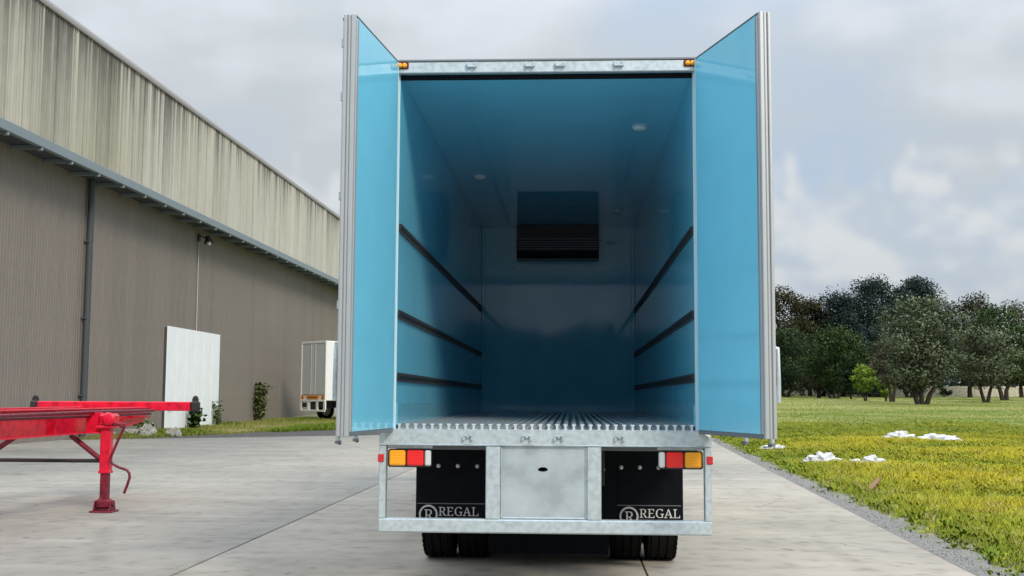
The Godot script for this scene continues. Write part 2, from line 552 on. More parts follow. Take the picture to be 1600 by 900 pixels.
func land_color(x: float, z: float, r: float) -> Color:
	# linear base colours: yellowing weeds by the apron, mown green beyond, bare dirt by the shed
	var k := roll.get_noise_2d(x, z * 2.0)
	var k2 := bump.get_noise_2d(x * 0.5, z * 1.2)
	if in_apron(x, z, 0.3): return Color(0.06, 0.055, 0.045)
	var far := clampf((-30.0 - z) / 22.0 + k * 0.5, 0, 1)
	var c := Color(0.38, 0.34, 0.045).lerp(Color(0.29, 0.325, 0.08), far)
	c = c.lerp(Color(0.40, 0.385, 0.16), clampf(k * 1.4 + k2 * 0.4, 0, 0.6))
	if x < -4.0:
		c = c.lerp(Color(0.34, 0.31, 0.20), clampf(0.5 + k2, 0, 1) * 0.6)
	return c * lerpf(0.9, 1.1, r)

func _ready() -> void:
	# ------------------------------------------------ camera, sky, sun, exposure
	var cam := Camera3D.new()
	cam.name = "camera"
	add_child(cam)
	cam.position = Vector3(0.2085, 1.5, 8.9701)
	cam.rotation = Vector3(0.0936, 0.0515, 0.0052)
	cam.fov = 27.663
	cam.near = 0.05
	cam.far = 4000.0
	var env := Environment.new()
	env.background_mode = Environment.BG_SKY
	env.sky = Sky.new()
	env.sky.sky_material = make_sky()
	env.tonemap_mode = Environment.TONE_MAPPER_LINEAR
	env.tonemap_exposure = 1.6
	env.sdfgi_enabled = true
	env.ssao_enabled = true
	env.ssil_enabled = true
	var we := WorldEnvironment.new()
	we.name = "world_environment"
	we.environment = env
	add_child(we)
	var sun := DirectionalLight3D.new()
	sun.name = "sun"
	sun.light_energy = 0.5
	sun.light_angular_distance = 15.0
	sun.light_color = Color(1.0, 0.95, 0.87)
	sun.shadow_enabled = true
	add_child(sun)
	sun.look_at_from_position(Vector3(6.5, 9, 11), Vector3.ZERO)
	make_materials()

	make_ground()
	make_shed()
	make_truck()
	make_red_trailer()
	make_white_trailer()
	make_fence()
	make_trees()
	make_distant_wood()
	make_tree_belt()
	make_plants()
	make_litter()
	make_grass()

# ---------------------------------------------------------------- ground
func make_ground() -> void:
	var xs := []
	var zs := []
	var x := -420.0
	while x <= 420.0:
		xs.append(x)
		x += 0.8 if x > -24.0 and x < 26.0 else (4.0 if absf(x) < 90.0 else 30.0)
	var z := 70.0
	while z >= -760.0:
		zs.append(z)
		z -= 0.8 if z < 42.0 and z > -62.0 else (4.0 if z > -220.0 else 40.0)
	var mb := MB.new()
	var rng := RandomNumberGenerator.new()
	rng.seed = 3
	var P := []
	var C := []
	for j in zs.size():
		var rowp := []
		var rowc := []
		for i in xs.size():
			rowp.append(Vector3(xs[i], land(xs[i], zs[j]), zs[j]))
			rowc.append(land_color(xs[i], zs[j], rng.randf()))
		P.append(rowp); C.append(rowc)
	for j in zs.size() - 1:
		for i in xs.size() - 1:
			var q := [[j, i], [j, i + 1], [j + 1, i + 1], [j + 1, i]]
			var nn: Vector3 = (P[j][i + 1] - P[j][i]).cross(P[j + 1][i] - P[j][i]).normalized()
			for k in [0, 2, 1, 0, 3, 2]:
				mb.col = C[q[k][0]][q[k][1]]
				mb.pv(P[q[k][0]][q[k][1]], nn if nn.y > 0 else -nn, Vector2.ZERO)
	kind(obj("ground", mb, M.soil), "structure")

	# concrete apron, slab by slab with open joints
	var apron := Node3D.new()
	put(apron, "concrete_apron")
	kind(apron, "structure")
	var outline := PackedVector2Array()
	for k in 38:
		var zz := 38.0 - k * 2.05
		outline.append(Vector2(apron_right(zz), maxf(zz, apron_far(5.0))))
	outline.append(Vector2(-7.0, -37.6))
	outline.append(Vector2(-15.2, -31.35))
	outline.append(Vector2(-17.2, -29.9))
	outline.append(Vector2(-17.2, 38.0))
	var xj := [-17.2, -15.15, -11.15, -7.15, -3.15, 0.85, 7.0]
	var zj := [41.5]
	while zj[-1] > -38.0: zj.append(zj[-1] - 4.5)
	rng.seed = 17
	for i in xj.size() - 1:
		for j in zj.size() - 1:
			var gl := 0.011 if i == 4 else 0.006
			var gr := 0.011 if i == 3 else 0.006
			var gz := 0.0022
			var rect := PackedVector2Array([Vector2(xj[i] + gl, zj[j + 1] + gz), Vector2(xj[i + 1] - gr, zj[j + 1] + gz), Vector2(xj[i + 1] - gr, zj[j] - gz), Vector2(xj[i] + gl, zj[j] - gz)])
			for poly in Geometry2D.intersect_polygons(rect, outline):
				if poly.size() < 3: continue
				var sb := MB.new()
				var tone := 1.0 + rng.randf_range(-0.035, 0.035)
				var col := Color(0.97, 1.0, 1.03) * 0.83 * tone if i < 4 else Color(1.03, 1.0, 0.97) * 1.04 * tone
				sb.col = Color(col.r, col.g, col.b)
				sb.uvs = 1.0 / CSPAN
				var inner := Geometry2D.offset_polygon(poly, -0.006)
				if inner.is_empty(): continue
				var ip: PackedVector2Array = inner[0]
				var ids := Geometry2D.triangulate_polygon(ip)
				for t in range(0, ids.size(), 3):
					sb.tri(Vector3(ip[ids[t]].x, 0, ip[ids[t]].y), Vector3(ip[ids[t + 1]].x, 0, ip[ids[t + 1]].y), Vector3(ip[ids[t + 2]].x, 0, ip[ids[t + 2]].y), Vector3.UP)
				var turn := -1.0 if Geometry2D.is_polygon_clockwise(ip) else 1.0
				for k in ip.size():
					var a := ip[k]
					var b := ip[(k + 1) % ip.size()]
					var o := Vector2(b.y - a.y, a.x - b.x).normalized() * turn
					var a2 := a + o * 0.006
					var b2 := b + o * 0.006
					sb.quad(Vector3(a.x, 0, a.y), Vector3(b.x, 0, b.y), Vector3(b2.x, -0.006, b2.y), Vector3(a2.x, -0.006, a2.y), Vector3(o.x, 1, o.y))
					sb.quad(Vector3(a2.x, -0.006, a2.y), Vector3(b2.x, -0.006, b2.y), Vector3(b2.x, -0.12, b2.y), Vector3(a2.x, -0.12, a2.y), Vector3(o.x, 0, o.y))
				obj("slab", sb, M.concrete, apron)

	# ragged gravel edging between slabs and grass, and the old bitumen strip at the far end
	var gv := MB.new()
	var wob := noise(0.6, 3, 88)
	for k in 110:
		var z0 := 14.0 - k * 0.46
		var z1 := z0 - 0.46
		if z1 < -37.0: break
		var e0 := apron_right(z0) + 0.012
		var e1 := apron_right(z1) + 0.012
		var w0 := e0 + 0.40 + wob.get_noise_1d(z0 * 2.0) * 0.25
		var w1 := e1 + 0.40 + wob.get_noise_1d(z1 * 2.0) * 0.25
		gv.quad(Vector3(e0, -0.006, z0), Vector3(w0, 0.012, z0), Vector3(w1, 0.012, z1), Vector3(e1, -0.006, z1), Vector3.UP)
	kind(obj("gravel_edge", gv, M.gravel), "structure")
	var bs := MB.new()
	for k in 60:
		var x0 := -16.6 + k * 0.36
		var x1 := x0 + 0.36
		var f0 := apron_far(x0) - 0.015
		var f1 := apron_far(x1) - 0.015
		var d0 := clampf((x0 + 15.0) * 2.6, 0.25, 12.0) * (1.0 + wob.get_noise_1d(x0 * 2.0) * 0.3)
		var d1 := clampf((x1 + 15.0) * 2.6, 0.25, 12.0) * (1.0 + wob.get_noise_1d(x1 * 2.0) * 0.3)
		for q in 8:
			var a := q / 8.0
			var e := (q + 1) / 8.0
			var pts := []
			for w in [[x0, f0 - d0 * a, q], [x1, f1 - d1 * a, q], [x1, f1 - d1 * e, q + 1], [x0, f0 - d0 * e, q + 1]]:
				pts.append(Vector3(w[0], -0.004 if w[2] == 0 else maxf(land(w[0], w[1]), -0.03) + 0.03, w[1]))
			bs.quad(pts[0], pts[1], pts[2], pts[3], Vector3.UP)
	kind(obj("bitumen_strip", bs, M.bitumen), "structure")

# ---------------------------------------------------------------- shed
func make_shed() -> void:
	var s := thing("warehouse", "long grey brown warehouse with rust and moss stained upper cladding, left of the truck", "warehouse", Vector3(-16.75, 0, -50), -0.0113)
	var z0 := 34.0
	var z1 := -34.0
	# structure behind the sheets
	var b := MB.new()
	b.span(Vector3(-26, 0, z1 + 0.05), Vector3(-0.10, 9.2, z0 - 0.05))
	b.span(Vector3(-26, 9.2, z1 + 0.05), Vector3(0.86, 13.5, z0 - 0.05))
	obj("wall", b, M.soffit, s)
	b = MB.new()
	b.prism(PackedVector2Array([Vector2(1.0, 13.62), Vector2(-12.5, 15.6), Vector2(-26.2, 13.62), Vector2(-26.2, 13.52), Vector2(1.0, 13.52)]), Transform3D(Basis.IDENTITY, Vector3(0, 0, z1)), z0 - z1)
	obj("roof", b, M.roof, s)
	var rng := RandomNumberGenerator.new()
	rng.seed = 5
	# ribbed brown sheets of the lower wall
	var pitch := 0.762
	var n := int((z0 - z1) / pitch)
	var variants := []
	for q in 4:
		var m := MB.new()
		m.col = grey(0.93 + 0.045 * q)
		m.col.a = 1.0
		m.uvs = 0.24
		var prof := []
		for r in 4:
			var o := r * pitch / 4.0
			for e in [[0.0, 0.0], [0.085, 0.0], [0.105, 0.017], [0.135, 0.017], [0.155, 0.0]]:
				prof.append(Vector2(o + e[0], e[1]))
		prof.append(Vector2(pitch + 0.012, 0.003))
		for i in prof.size() - 1:
			var a: Vector2 = prof[i]
			var d: Vector2 = prof[i + 1]
			if d.x - a.x < 1e-4: continue
			m.quad(Vector3(a.y, -0.2, -a.x), Vector3(d.y, -0.2, -d.x), Vector3(d.y, 9.2, -d.x), Vector3(a.y, 9.2, -a.x), Vector3(1, 0, (a.y - d.y) * -6.0))
		variants.append(m.mesh())
	for i in n:
		var zz := z0 - i * pitch
		var o := obj("wall_sheet", variants[rng.randi() % 4], M.brown_sheet, s)
		o.position = Vector3(0, 0, zz)
	# corrugated upper cladding, each sheet its own stretch of stains
	pitch = 1.05
	n = int((z0 - z1) / pitch)
	for i in n:
		var m := MB.new()
		var zz := z0 - i * pitch
		var t := 1.0 + rng.randf_range(-0.10, 0.06)
		m.col = Color(t, t, t * rng.randf_range(0.96, 1.02))
		var lift := rng.randf_range(0.0, 0.012)
		var drop := rng.randf_range(-0.05, 0.03)
		for k in 48:
			var a0 := k / 48.0
			var a1 := (k + 1) / 48.0
			var q0 := Vector3(0.92 + lift + 0.024 * sin(a0 * TAU * 6), 0, zz - a0 * (pitch + 0.03))
			var q1 := Vector3(0.92 + lift + 0.024 * sin(a1 * TAU * 6), 0, zz - a1 * (pitch + 0.03))
			var n0 := Vector3(1, 0, 0.86 * cos(a0 * TAU * 6)).normalized()
			var n1 := Vector3(1, 0, 0.86 * cos(a1 * TAU * 6)).normalized()
			var lo := 9.28 + drop * 0.3
			var u0 := (z0 - q0.z) / (z0 - z1)
			var u1 := (z0 - q1.z) / (z0 - z1)
			var A := q0 + Vector3(0, lo, 0)
			var B := q1 + Vector3(0, lo, 0)
			var C := q1 + Vector3(0, 13.56, 0)
			var D := q0 + Vector3(0, 13.56, 0)
			m.stri(A, B, C, n0, n1, n1, Vector2(u0, 1), Vector2(u1, 1), Vector2(u1, 0))
			m.stri(A, C, D, n0, n1, n0, Vector2(u0, 1), Vector2(u1, 0), Vector2(u0, 0))
		obj("cladding_sheet", m, M.stained, s)
	# rolled capping along the top edge, in lapped lengths
	for i in 9:
		var m := MB.new()
		var a := z0 - i * 7.6
		var e := maxf(a - 7.66, z1)
		var r := 0.20 + (0.012 if i % 2 == 0 else 0.0)
		var pts := PackedVector2Array()
		for k in 11:
			var t := -0.5 + k * PI * 1.05 / 10.0
			pts.append(Vector2(0.86 + r * 0.8 * cos(t), 13.62 + r * sin(t)))
		pts.append(Vector2(0.4, 13.72))
		pts.append(Vector2(0.4, 13.50))
		m.prism(pts, Transform3D(Basis.IDENTITY, Vector3(0, 0, e)), a - e)
		obj("ridge_capping", m, M.capping, s)
	# eave: gutter fascia, dark soffit, brackets
	for i in 12:
		var m := MB.new()
		var a := z0 - i * 5.7
		var e := maxf(a - 5.69, z1)
		m.span(Vector3(0.90, 9.05, e), Vector3(1.08, 9.36, a), 0.02)
		obj("gutter", m, M.gutter, s)
	b = MB.new()
	b.span(Vector3(-0.08, 9.14, z1), Vector3(0.898, 9.198, z0))
	obj("soffit", b, M.soffit, s)
	b = MB.new()
	b.box(Vector3(0.49, 9.06, 0), Vector3(0.80, 0.14, 0.07), 0.01)
	b.box(Vector3(0.99, 8.995, 0), Vector3(0.16, 0.10, 0.09), 0.01)
	var bm := b.mesh()
	for i in 31:
		var o := obj("eave_bracket", bm, M.gutter, s)
		o.position.z = z0 - 1.0 - i * 2.12
	# downpipe at the near end
	b = MB.new()
	b.tube([Vector3(0.16, 9.1, 18.8), Vector3(0.16, 0.05, 18.8)], 0.115, 12)
	for y in [1.5, 4.2, 6.9]: b.box(Vector3(0.10, y, 18.8), Vector3(0.2, 0.06, 0.30), 0.005)
	obj("downpipe", b, M.soffit, s)
	# white panelled opening
	b = MB.new()
	b.span(Vector3(0.03, 0.0, 3.42), Vector3(0.075, 4.40, 10.72))
	obj("door_frame", b, M.soffit, s)
	for i in 6:
		b = MB.new()
		var a := 10.65 - i * 1.19
		b.span(Vector3(0.08, 0.06 + 0.01 * (i % 2), a - 1.138), Vector3(0.115, 4.44, a), 0.008)
		obj("door_board", b, M.white_sheet, s)
	b = MB.new()
	b.box(Vector3(0.135, 1.06, 10.05), Vector3(0.05, 0.20, 0.12), 0.01)
	b.tube([Vector3(0.13, 1.01, 10.45), Vector3(0.19, 0.94, 10.28), Vector3(0.19, 0.96, 10.1)], 0.025, 8)
	b.tube([Vector3(0.13, 1.15, 9.85), Vector3(0.19, 1.01, 9.7), Vector3(0.14, 0.96, 9.6)], 0.02, 8)
	obj("door_latch", b, M.iron, s)
	# wall flood lamp under the eave, with its cable run
	b = MB.new()
	b.box(Vector3(0.06, 8.70, 6.9), Vector3(0.08, 0.35, 0.22), 0.02)
	b.bar(Vector3(0.08, 8.77, 6.9), Vector3(0.42, 8.67, 6.9), 0.05, 0.05)
	var lamp := obj("wall_lamp", b, M.iron, s)
	b = MB.new()
	b.lathe(Vector3(0.45, 8.77, 6.9), Vector3(0.25, -1, 0), [Vector2(0, 0), Vector2(0.09, 0.0), Vector2(0.12, 0.12), Vector2(0.24, 0.32), Vector2(0.22, 0.32), Vector2(0.1, 0.14), Vector2(0.0, 0.14)], 18)
	obj("lamp_shade", b, M.iron, lamp)
	b = MB.new()
	b.lathe(Vector3(0.475, 8.65, 6.9), Vector3(0.25, -1, 0), [Vector2(0.07, 0), Vector2(0.09, 0.12), Vector2(0.10, 0.22), Vector2(0.06, 0.30), Vector2(0, 0.32)], 14)
	obj("bulb", b, M.white_dome, lamp)
	b = MB.new()
	b.tube([Vector3(0.045, 8.5, 6.85), Vector3(0.045, 7.2, 6.86), Vector3(0.045, 5.0, 6.84), Vector3(0.045, 4.46, 6.85)], 0.018, 6)
	obj("conduit", b, M.far_grey, s)

# ---------------------------------------------------------------- truck
const HW := 1.145
const FL := 1.300
const CE := 4.030
const LEN := 8.40

func u_keeper(at: Vector3, flip := 1.0) -> MB:
	# lock-rod keeper: a plate with two hooked lugs
	var b := MB.new()
	b.box(at + Vector3(0, 0.0, 0.006), Vector3(0.075, 0.012, 0.016), 0.003)
	for s in [-1.0, 1.0]:
		b.box(at + Vector3(s * 0.030, 0.012 * flip, 0.014), Vector3(0.017, 0.036, 0.032), 0.004)
		b.box(at + Vector3(s * 0.022, -0.008 * flip, 0.026), Vector3(0.022, 0.012, 0.02), 0.004)
	b.tube([at + Vector3(0, 0.0, 0.0), at + Vector3(0, 0.0, 0.024)], 0.010, 8)
	return b

func bolt_at(p: Vector3, axis: Vector3, r: float) -> MB:
	var b := MB.new()
	b.lathe(p, axis, [Vector2(r * 1.25, 0), Vector2(r * 1.25, 0.003), Vector2(r, 0.004), Vector2(r * 0.9, 0.011), Vector2(r * 0.5, 0.014), Vector2(0, 0.0145)], 12)
	return b

func wheel(parent: Node3D, at: Vector3, side: float, rad := 0.50, wid := 0.285) -> void:
	var h := wid * 0.5
	var b := MB.new()
	var prof := [Vector2(0.29, -h * 0.72), Vector2(0.36, -h * 0.98), Vector2(0.43, -h), Vector2(rad - 0.022, -h * 0.94), Vector2(rad - 0.004, -h * 0.82)]
	for g in [-0.5, -0.17, 0.17, 0.5]:
		prof.append(Vector2(rad, (g - 0.06) * 2.0 * h * 0.78)); prof.append(Vector2(rad - 0.014, (g - 0.03) * 2.0 * h * 0.78))
		prof.append(Vector2(rad - 0.014, (g + 0.03) * 2.0 * h * 0.78)); prof.append(Vector2(rad, (g + 0.06) * 2.0 * h * 0.78))
	prof.append_array([Vector2(rad - 0.004, h * 0.82), Vector2(rad - 0.022, h * 0.94), Vector2(0.43, h), Vector2(0.36, h * 0.98), Vector2(0.29, h * 0.72)])
	b.lathe(Vector3.ZERO, Vector3.RIGHT, prof, 44)
	for k in 44:      # shoulder lugs
		var t := TAU * k / 44.0
		for s in [-1.0, 1.0]:
			var r := Vector3(0, sin(t), cos(t))
			b.box(r * (rad - 0.020) + Vector3(s * h * 0.82, 0, 0), Vector3(0.040, 0.022, 0.030), 0.004, Basis(Vector3.RIGHT, r, Vector3.RIGHT.cross(r)))
	var w := obj("wheel", b, M.tyre, parent)
	w.position = at
	b = MB.new()
	b.lathe(Vector3.ZERO, Vector3(side, 0, 0), [Vector2(0.29, -h * 0.7), Vector2(0.30, -h * 0.75), Vector2(0.265, -h * 0.3), Vector2(0.255, h * 0.4), Vector2(0.285, h * 0.74), Vector2(0.298, h * 0.78), Vector2(0.27, h * 0.60), Vector2(0.20, h * 0.10), Vector2(0.12, h * 0.05), Vector2(0.115, h * 0.5), Vector2(0.0, h * 0.52)], 30)
	for k in 10:
		var t := TAU * k / 10.0
		b.lathe(Vector3(side * h * 0.08, sin(t) * 0.165, cos(t) * 0.165), Vector3(side, 0, 0), [Vector2(0.02, 0), Vector2(0.018, 0.035), Vector2(0, 0.04)], 6)
	obj("rim", b, M.truck_white, w)

func letter(txt: String, size: float, depth: float, face := "Droid Serif") -> TextMesh:
	var t := TextMesh.new()
	var f := SystemFont.new()
	f.font_names = PackedStringArray([face])
	t.font = f
	t.text = txt
	t.font_size = 64
	t.pixel_size = size / 64.0
	t.depth = depth
	return t

func make_door(truck: Node3D, side: float, angle: float, pin: Vector3, width: float) -> void:
	# local x runs along the leaf from the hinge, y up, inner face at z = inn * thickness / 2
	var y0 := 1.238
	var y1 := 4.118
	var th := 0.082
	var inn := side                            # right leaf: inner face at +z, left leaf: at -z
	var d := Vector3(side * sin(angle), 0, cos(angle))
	var third := d.cross(Vector3.UP)
	var hh := (y1 - y0) * 0.5
	var b := MB.new()
	b.span(Vector3(0.012, -hh + 0.012, -th * 0.5 + 0.004), Vector3(width - 0.03, hh - 0.012, th * 0.5 - 0.006))
	var door := obj("door", b, M.truck_white, truck)
	door.transform = Transform3D(Basis(d, Vector3.UP, third), Vector3(pin.x, (y0 + y1) * 0.5, pin.z) + third * inn * th * 0.5)
	var zi := th * 0.5 * inn
	var S := func(m: MB, xa: float, xb: float, ya: float, yb: float, za: float, zb: float, bv := 0.003) -> void:
		m.span(Vector3(xa, ya, za * inn), Vector3(xb, yb, zb * inn), bv)
	# blue inner skin
	b = MB.new()
	S.call(b, 0.014, width - 0.062, -hh + 0.030, hh - 0.014, th * 0.5 - 0.006, th * 0.5 + 0.001, 0.002)
	obj("inner_panel", b, M.blue, door)
	# aluminium edge sections
	b = MB.new()
	S.call(b, 0.0, 0.0125, -hh, hh, -th * 0.5, th * 0.5 + 0.002)
	obj("edge_section", b, M.trim_light, door)
	for k in 3:                                # free edge: three ribs with grooves between
		b = MB.new()
		var za: float = [-0.041, -0.013, 0.012][k]
		var zb: float = [-0.018, 0.007, 0.041][k]
		S.call(b, width - 0.030, width + [0.0, -0.008, 0.0][k], -hh, hh, za, zb, 0.004)
		obj("edge_section", b, M.alu, door)
	b = MB.new()
	S.call(b, width - 0.056, width - 0.030, -hh + 0.03, hh - 0.03, th * 0.5 - 0.004, th * 0.5 + 0.006, 0.003)
	obj("edge_section", b, M.alu, door)
	for s in [-1.0, 1.0]:
		b = MB.new()
		S.call(b, 0.0126, width - 0.030, s * hh, s * (hh - (0.012 if s > 0 else 0.028)), -th * 0.5, th * 0.5 + 0.003)
		obj("rail_section", b, M.alu_dark, door)
	# rubber seal lips
	b = MB.new()
	S.call(b, width - 0.062, width - 0.057, -hh + 0.03, hh - 0.03, th * 0.5, th * 0.5 + 0.009, 0.002)
	for k in 2:
		S.call(b, width - 0.028, width - 0.012, -hh, hh, [-0.018, 0.007][k], [-0.013, 0.012][k], 0.001)
	obj("seal", b, M.rubber_grey, door)
	# lock rods, cams, guides and handles on the outer face
	var zo := -th * 0.5 - 0.034
	for x in [width - 0.15, width - 0.56]:
		b = MB.new()
		b.tube([Vector3(x, -hh - 0.045, zo * inn), Vector3(x, hh + 0.02, zo * inn)], 0.0165, 12)
		for y in [-hh + 0.16, -0.55, 0.2, 0.9, hh - 0.16]:
			S.call(b, x - 0.045, x + 0.045, y - 0.03, y + 0.03, -th * 0.5 - 0.012, -th * 0.5, 0.003)
			b.tube([Vector3(x, y - 0.028, zo * inn), Vector3(x, y + 0.028, zo * inn)], 0.026, 12)
		var rod := obj("lock_rod", b, M.zinc, door)
		for s in [-1.0, 1.0]:
			b = MB.new()
			var yy: float = s * (hh + (0.042 if s < 0 else 0.010))
			S.call(b, x - 0.034, x + 0.024, yy - 0.011, yy + 0.011, zo - 0.016, zo + 0.016, 0.005)
			S.call(b, x - 0.046, x - 0.032, yy - 0.020, yy + 0.008, zo - 0.012, zo + 0.012, 0.004)
			obj("cam", b, M.alu_dark, rod)
		b = MB.new()
		var yh := -hh + 0.41
		var ho := -0.036 if side > 0.0 else -0.012
		b.tube([Vector3(x, yh + 0.20, (zo - 0.012) * inn), Vector3(x + 0.01, yh + 0.19, (zo + ho - 0.01) * inn), Vector3(x + 0.012, yh - 0.02, (zo + ho - 0.014) * inn), Vector3(x + 0.012, yh - 0.17, (zo + ho - 0.011) * inn)], [0.012, 0.016, 0.014, 0.017], 10)
		b.box(Vector3(x, yh + 0.20, zo * inn), Vector3(0.05, 0.06, 0.06), 0.008)
		obj("handle", b, M.zinc, rod)
	for k in 5:
		b = MB.new()
		var y := -hh + 0.22 + k * (2.0 * hh - 0.44) / 4.0
		S.call(b, -0.01, 0.20, y - 0.035, y + 0.035, -th * 0.5 - 0.010, -th * 0.5, 0.003)
		b.tube([Vector3(-0.008, y - 0.05, -th * 0.5 * inn), Vector3(-0.008, y + 0.05, -th * 0.5 * inn)], 0.017, 10)
		obj("hinge", b, M.zinc, door)

func make_truck() -> void:
	var t := thing("refrigerated_truck", "refrigerated box truck seen from behind, both rear doors open on an empty blue interior", "truck")
	var b := MB.new()
	# --- insulated body
	for s in [-1.0, 1.0]:
		b = MB.new()
		b.span(Vector3(s * HW, FL - 0.12, -LEN - 0.10), Vector3(s * 1.25, CE - 0.001, 0.0))
		var wall := obj("side_wall", b, M.truck_white, t)
		b = MB.new()
		b.span(Vector3(s * (HW - 0.004), FL - 0.04, -LEN), Vector3(s * (HW - 0.0001), CE - 0.003, -0.004))
		obj("inner_lining", b, M.blue, wall)
		b = MB.new()
		b.span(Vector3(s * (HW - 0.012), FL - 0.01, -LEN + 0.006), Vector3(s * (HW - 0.0042), FL + 0.155, -0.02), 0.002)
		obj("scuff_plate", b, M.scuff, wall)
		for y in ([2.815, 2.14, 1.655] if s < 0 else [2.79, 2.14, 1.655]):
			b = MB.new()
			b.span(Vector3(s * (HW - 0.014), y - 0.020, -LEN + 0.02), Vector3(s * (HW - 0.0043), y + 0.020, -0.012))
			b.span(Vector3(s * (HW - 0.024), y - 0.006, -LEN + 0.02), Vector3(s * (HW - 0.0141), y + 0.006, -0.012))
			var z := -0.03
			while z > -LEN + 0.04:
				b.span(Vector3(s * (HW - 0.024), y + 0.012, z - 0.016), Vector3(s * (HW - 0.0044), y + 0.034, z + 0.006))
				b.span(Vector3(s * (HW - 0.024), y - 0.034, z - 0.016), Vector3(s * (HW - 0.0044), y - 0.012, z + 0.006))
				z -= 0.05
			obj("load_rail", b, M.rail, wall)
		# rear corner post and outer trims
		b = MB.new()
		b.span(Vector3(s * (HW + 0.004), FL - 0.04, -0.001), Vector3(s * 1.252, CE - 0.001, 0.030), 0.004)
		obj("corner_post", b, M.trim_light, wall)
		for y in [FL - 0.10, CE + 0.02]:
			b = MB.new()
			b.span(Vector3(s * 1.25, y - 0.06, -LEN - 0.10), Vector3(s * 1.262, y + 0.06, -0.02), 0.004)
			obj("side_trim", b, M.alu, wall)
	b = MB.new()
	b.span(Vector3(-1.25, CE + 0.004, -LEN - 0.10), Vector3(1.25, CE + 0.098, 0.0), 0.01)
	obj("roof", b, M.truck_white, t)
	b = MB.new()
	b.span(Vector3(-HW, CE, -LEN), Vector3(HW, CE + 0.0035, -0.004))
	var ceil := obj("ceiling", b, M.blue, t)
	for p in [Vector2(0.84, -1.83), Vector2(-0.85, -4.23), Vector2(0.83, -6.70)]:
		b = MB.new()
		b.lathe(Vector3(p.x, CE - 0.001, p.y), Vector3.DOWN, [Vector2(0.072, 0), Vector2(0.072, 0.008), Vector2(0.066, 0.010), Vector2(0.062, 0.020), Vector2(0.045, 0.029), Vector2(0.02, 0.033), Vector2(0, 0.034)], 24)
		obj("ceiling_light", b, M.white_dome, ceil)
	b = MB.new()
	b.span(Vector3(-HW + 0.0005, FL - 0.04, -LEN - 0.10), Vector3(HW - 0.0005, CE - 0.0005, -LEN + 0.006))
	var front := obj("front_wall", b, M.blue, t)
	for s in [-1.0, 1.0]:
		for y in [3.42, 3.83]:
			obj("bolt", bolt_at(Vector3(s * 0.635, y, -LEN + 0.006), Vector3.BACK, 0.018), M.bolt, front)
		b = MB.new()                       # quarter cove in the front corners
		b.span(Vector3(s * (HW - 0.06), FL + 0.02, -LEN + 0.006), Vector3(s * (HW - 0.0041), CE - 0.01, -LEN + 0.020), 0.012)
		obj("corner_cove", b, M.blue, front)
	# --- evaporator under the ceiling at the front
	b = MB.new()
	b.prism(PackedVector2Array([Vector2(-8.39, 3.53), Vector2(-8.10, 3.53), Vector2(-7.98, 3.64), Vector2(-7.98, 3.80), Vector2(-8.02, 3.82), Vector2(-8.02, 4.02), Vector2(-8.39, 4.02)]), Transform3D(Basis(Vector3.BACK, Vector3.UP, Vector3.LEFT), Vector3(0.60, 0, 0)), 1.2)
	var ev := obj("evaporator_unit", b, M.black_paint, t)
	b = MB.new()
	for k in 4: b.span(Vector3(-0.58, 3.66 + k * 0.034, -7.979), Vector3(0.58, 3.676 + k * 0.034, -7.962), 0.003)
	obj("grille", b, M.alu_dark, ev)
	b = MB.new()
	b.span(Vector3(-0.605, 3.805, -8.03), Vector3(0.605, 3.822, -7.965), 0.003)
	b.span(Vector3(-0.605, 3.525, -8.12), Vector3(0.605, 3.536, -8.06), 0.003)
	obj("trim_lip", b, M.alu_dark, ev)
	# --- floor: base plus extruded T bars
	b = MB.new()
	b.span(Vector3(-HW + 0.001, FL - 0.10, -LEN), Vector3(HW - 0.001, FL - 0.040, -0.006))
	var floor_part := obj("cargo_floor", b, M.alu_floor, t)
	var tb := MB.new()
	tb.span(Vector3(-0.009, FL - 0.040, -LEN + 0.02), Vector3(0.009, FL - 0.010, -0.012))
	tb.span(Vector3(-0.0165, FL - 0.010, -LEN + 0.02), Vector3(0.0165, FL, -0.010), 0.002)
	var tm := tb.mesh()
	for k in 36:
		var o := obj("floor_bar", tm, M.alu_floor, floor_part)
		o.position.x = -1.116 + k * 0.06377
	# --- rear header
	b = MB.new()
	b.span(Vector3(-1.25, CE - 0.002, 0.0), Vector3(1.25, CE + 0.088, 0.055), 0.006)
	var head := obj("rear_header", b, M.zinc, t)
	b = MB.new()
	b.span(Vector3(-1.255, CE + 0.0885, -0.04), Vector3(1.255, CE + 0.106, 0.062), 0.004)
	obj("roof_lip", b, M.alu_dark, head)
	b = MB.new()
	b.span(Vector3(-HW, CE - 0.040, -0.03), Vector3(HW, CE - 0.0025, -0.004), 0.004)
	obj("door_stop", b, M.black_flap, head)
	for x in [-0.575, -0.12, 0.115, 0.57]:
		obj("keeper", u_keeper(Vector3(x, CE + 0.046, 0.056), 1.0), M.zinc, head)
	for x in [-1.12, 1.12]:
		b = MB.new()
		b.box(Vector3(x, CE + 0.056, 0.060), Vector3(0.100, 0.052, 0.012), 0.012)
		var base := obj("marker_lamp", b, M.lamp_base, head)
		b = MB.new()
		b.box(Vector3(x - 0.018, CE + 0.056, 0.074), Vector3(0.038, 0.036, 0.024), 0.012)
		b.box(Vector3(x + 0.018, CE + 0.056, 0.074), Vector3(0.038, 0.036, 0.024), 0.012)
		obj("lens", b, M.amber, base)
	# --- sill
	b = MB.new()
	b.prism(PackedVector2Array([Vector2(-1.25, 1.15), Vector2(1.25, 1.15), Vector2(1.25, 1.205), Vector2(1.16, 1.256), Vector2(-1.16, 1.256), Vector2(-1.25, 1.205)]), Transform3D(Basis.IDENTITY, Vector3(0, 0, -0.004)), 0.104)
	var sill := obj("rear_sill", b, M.zinc, t)
	b = MB.new()
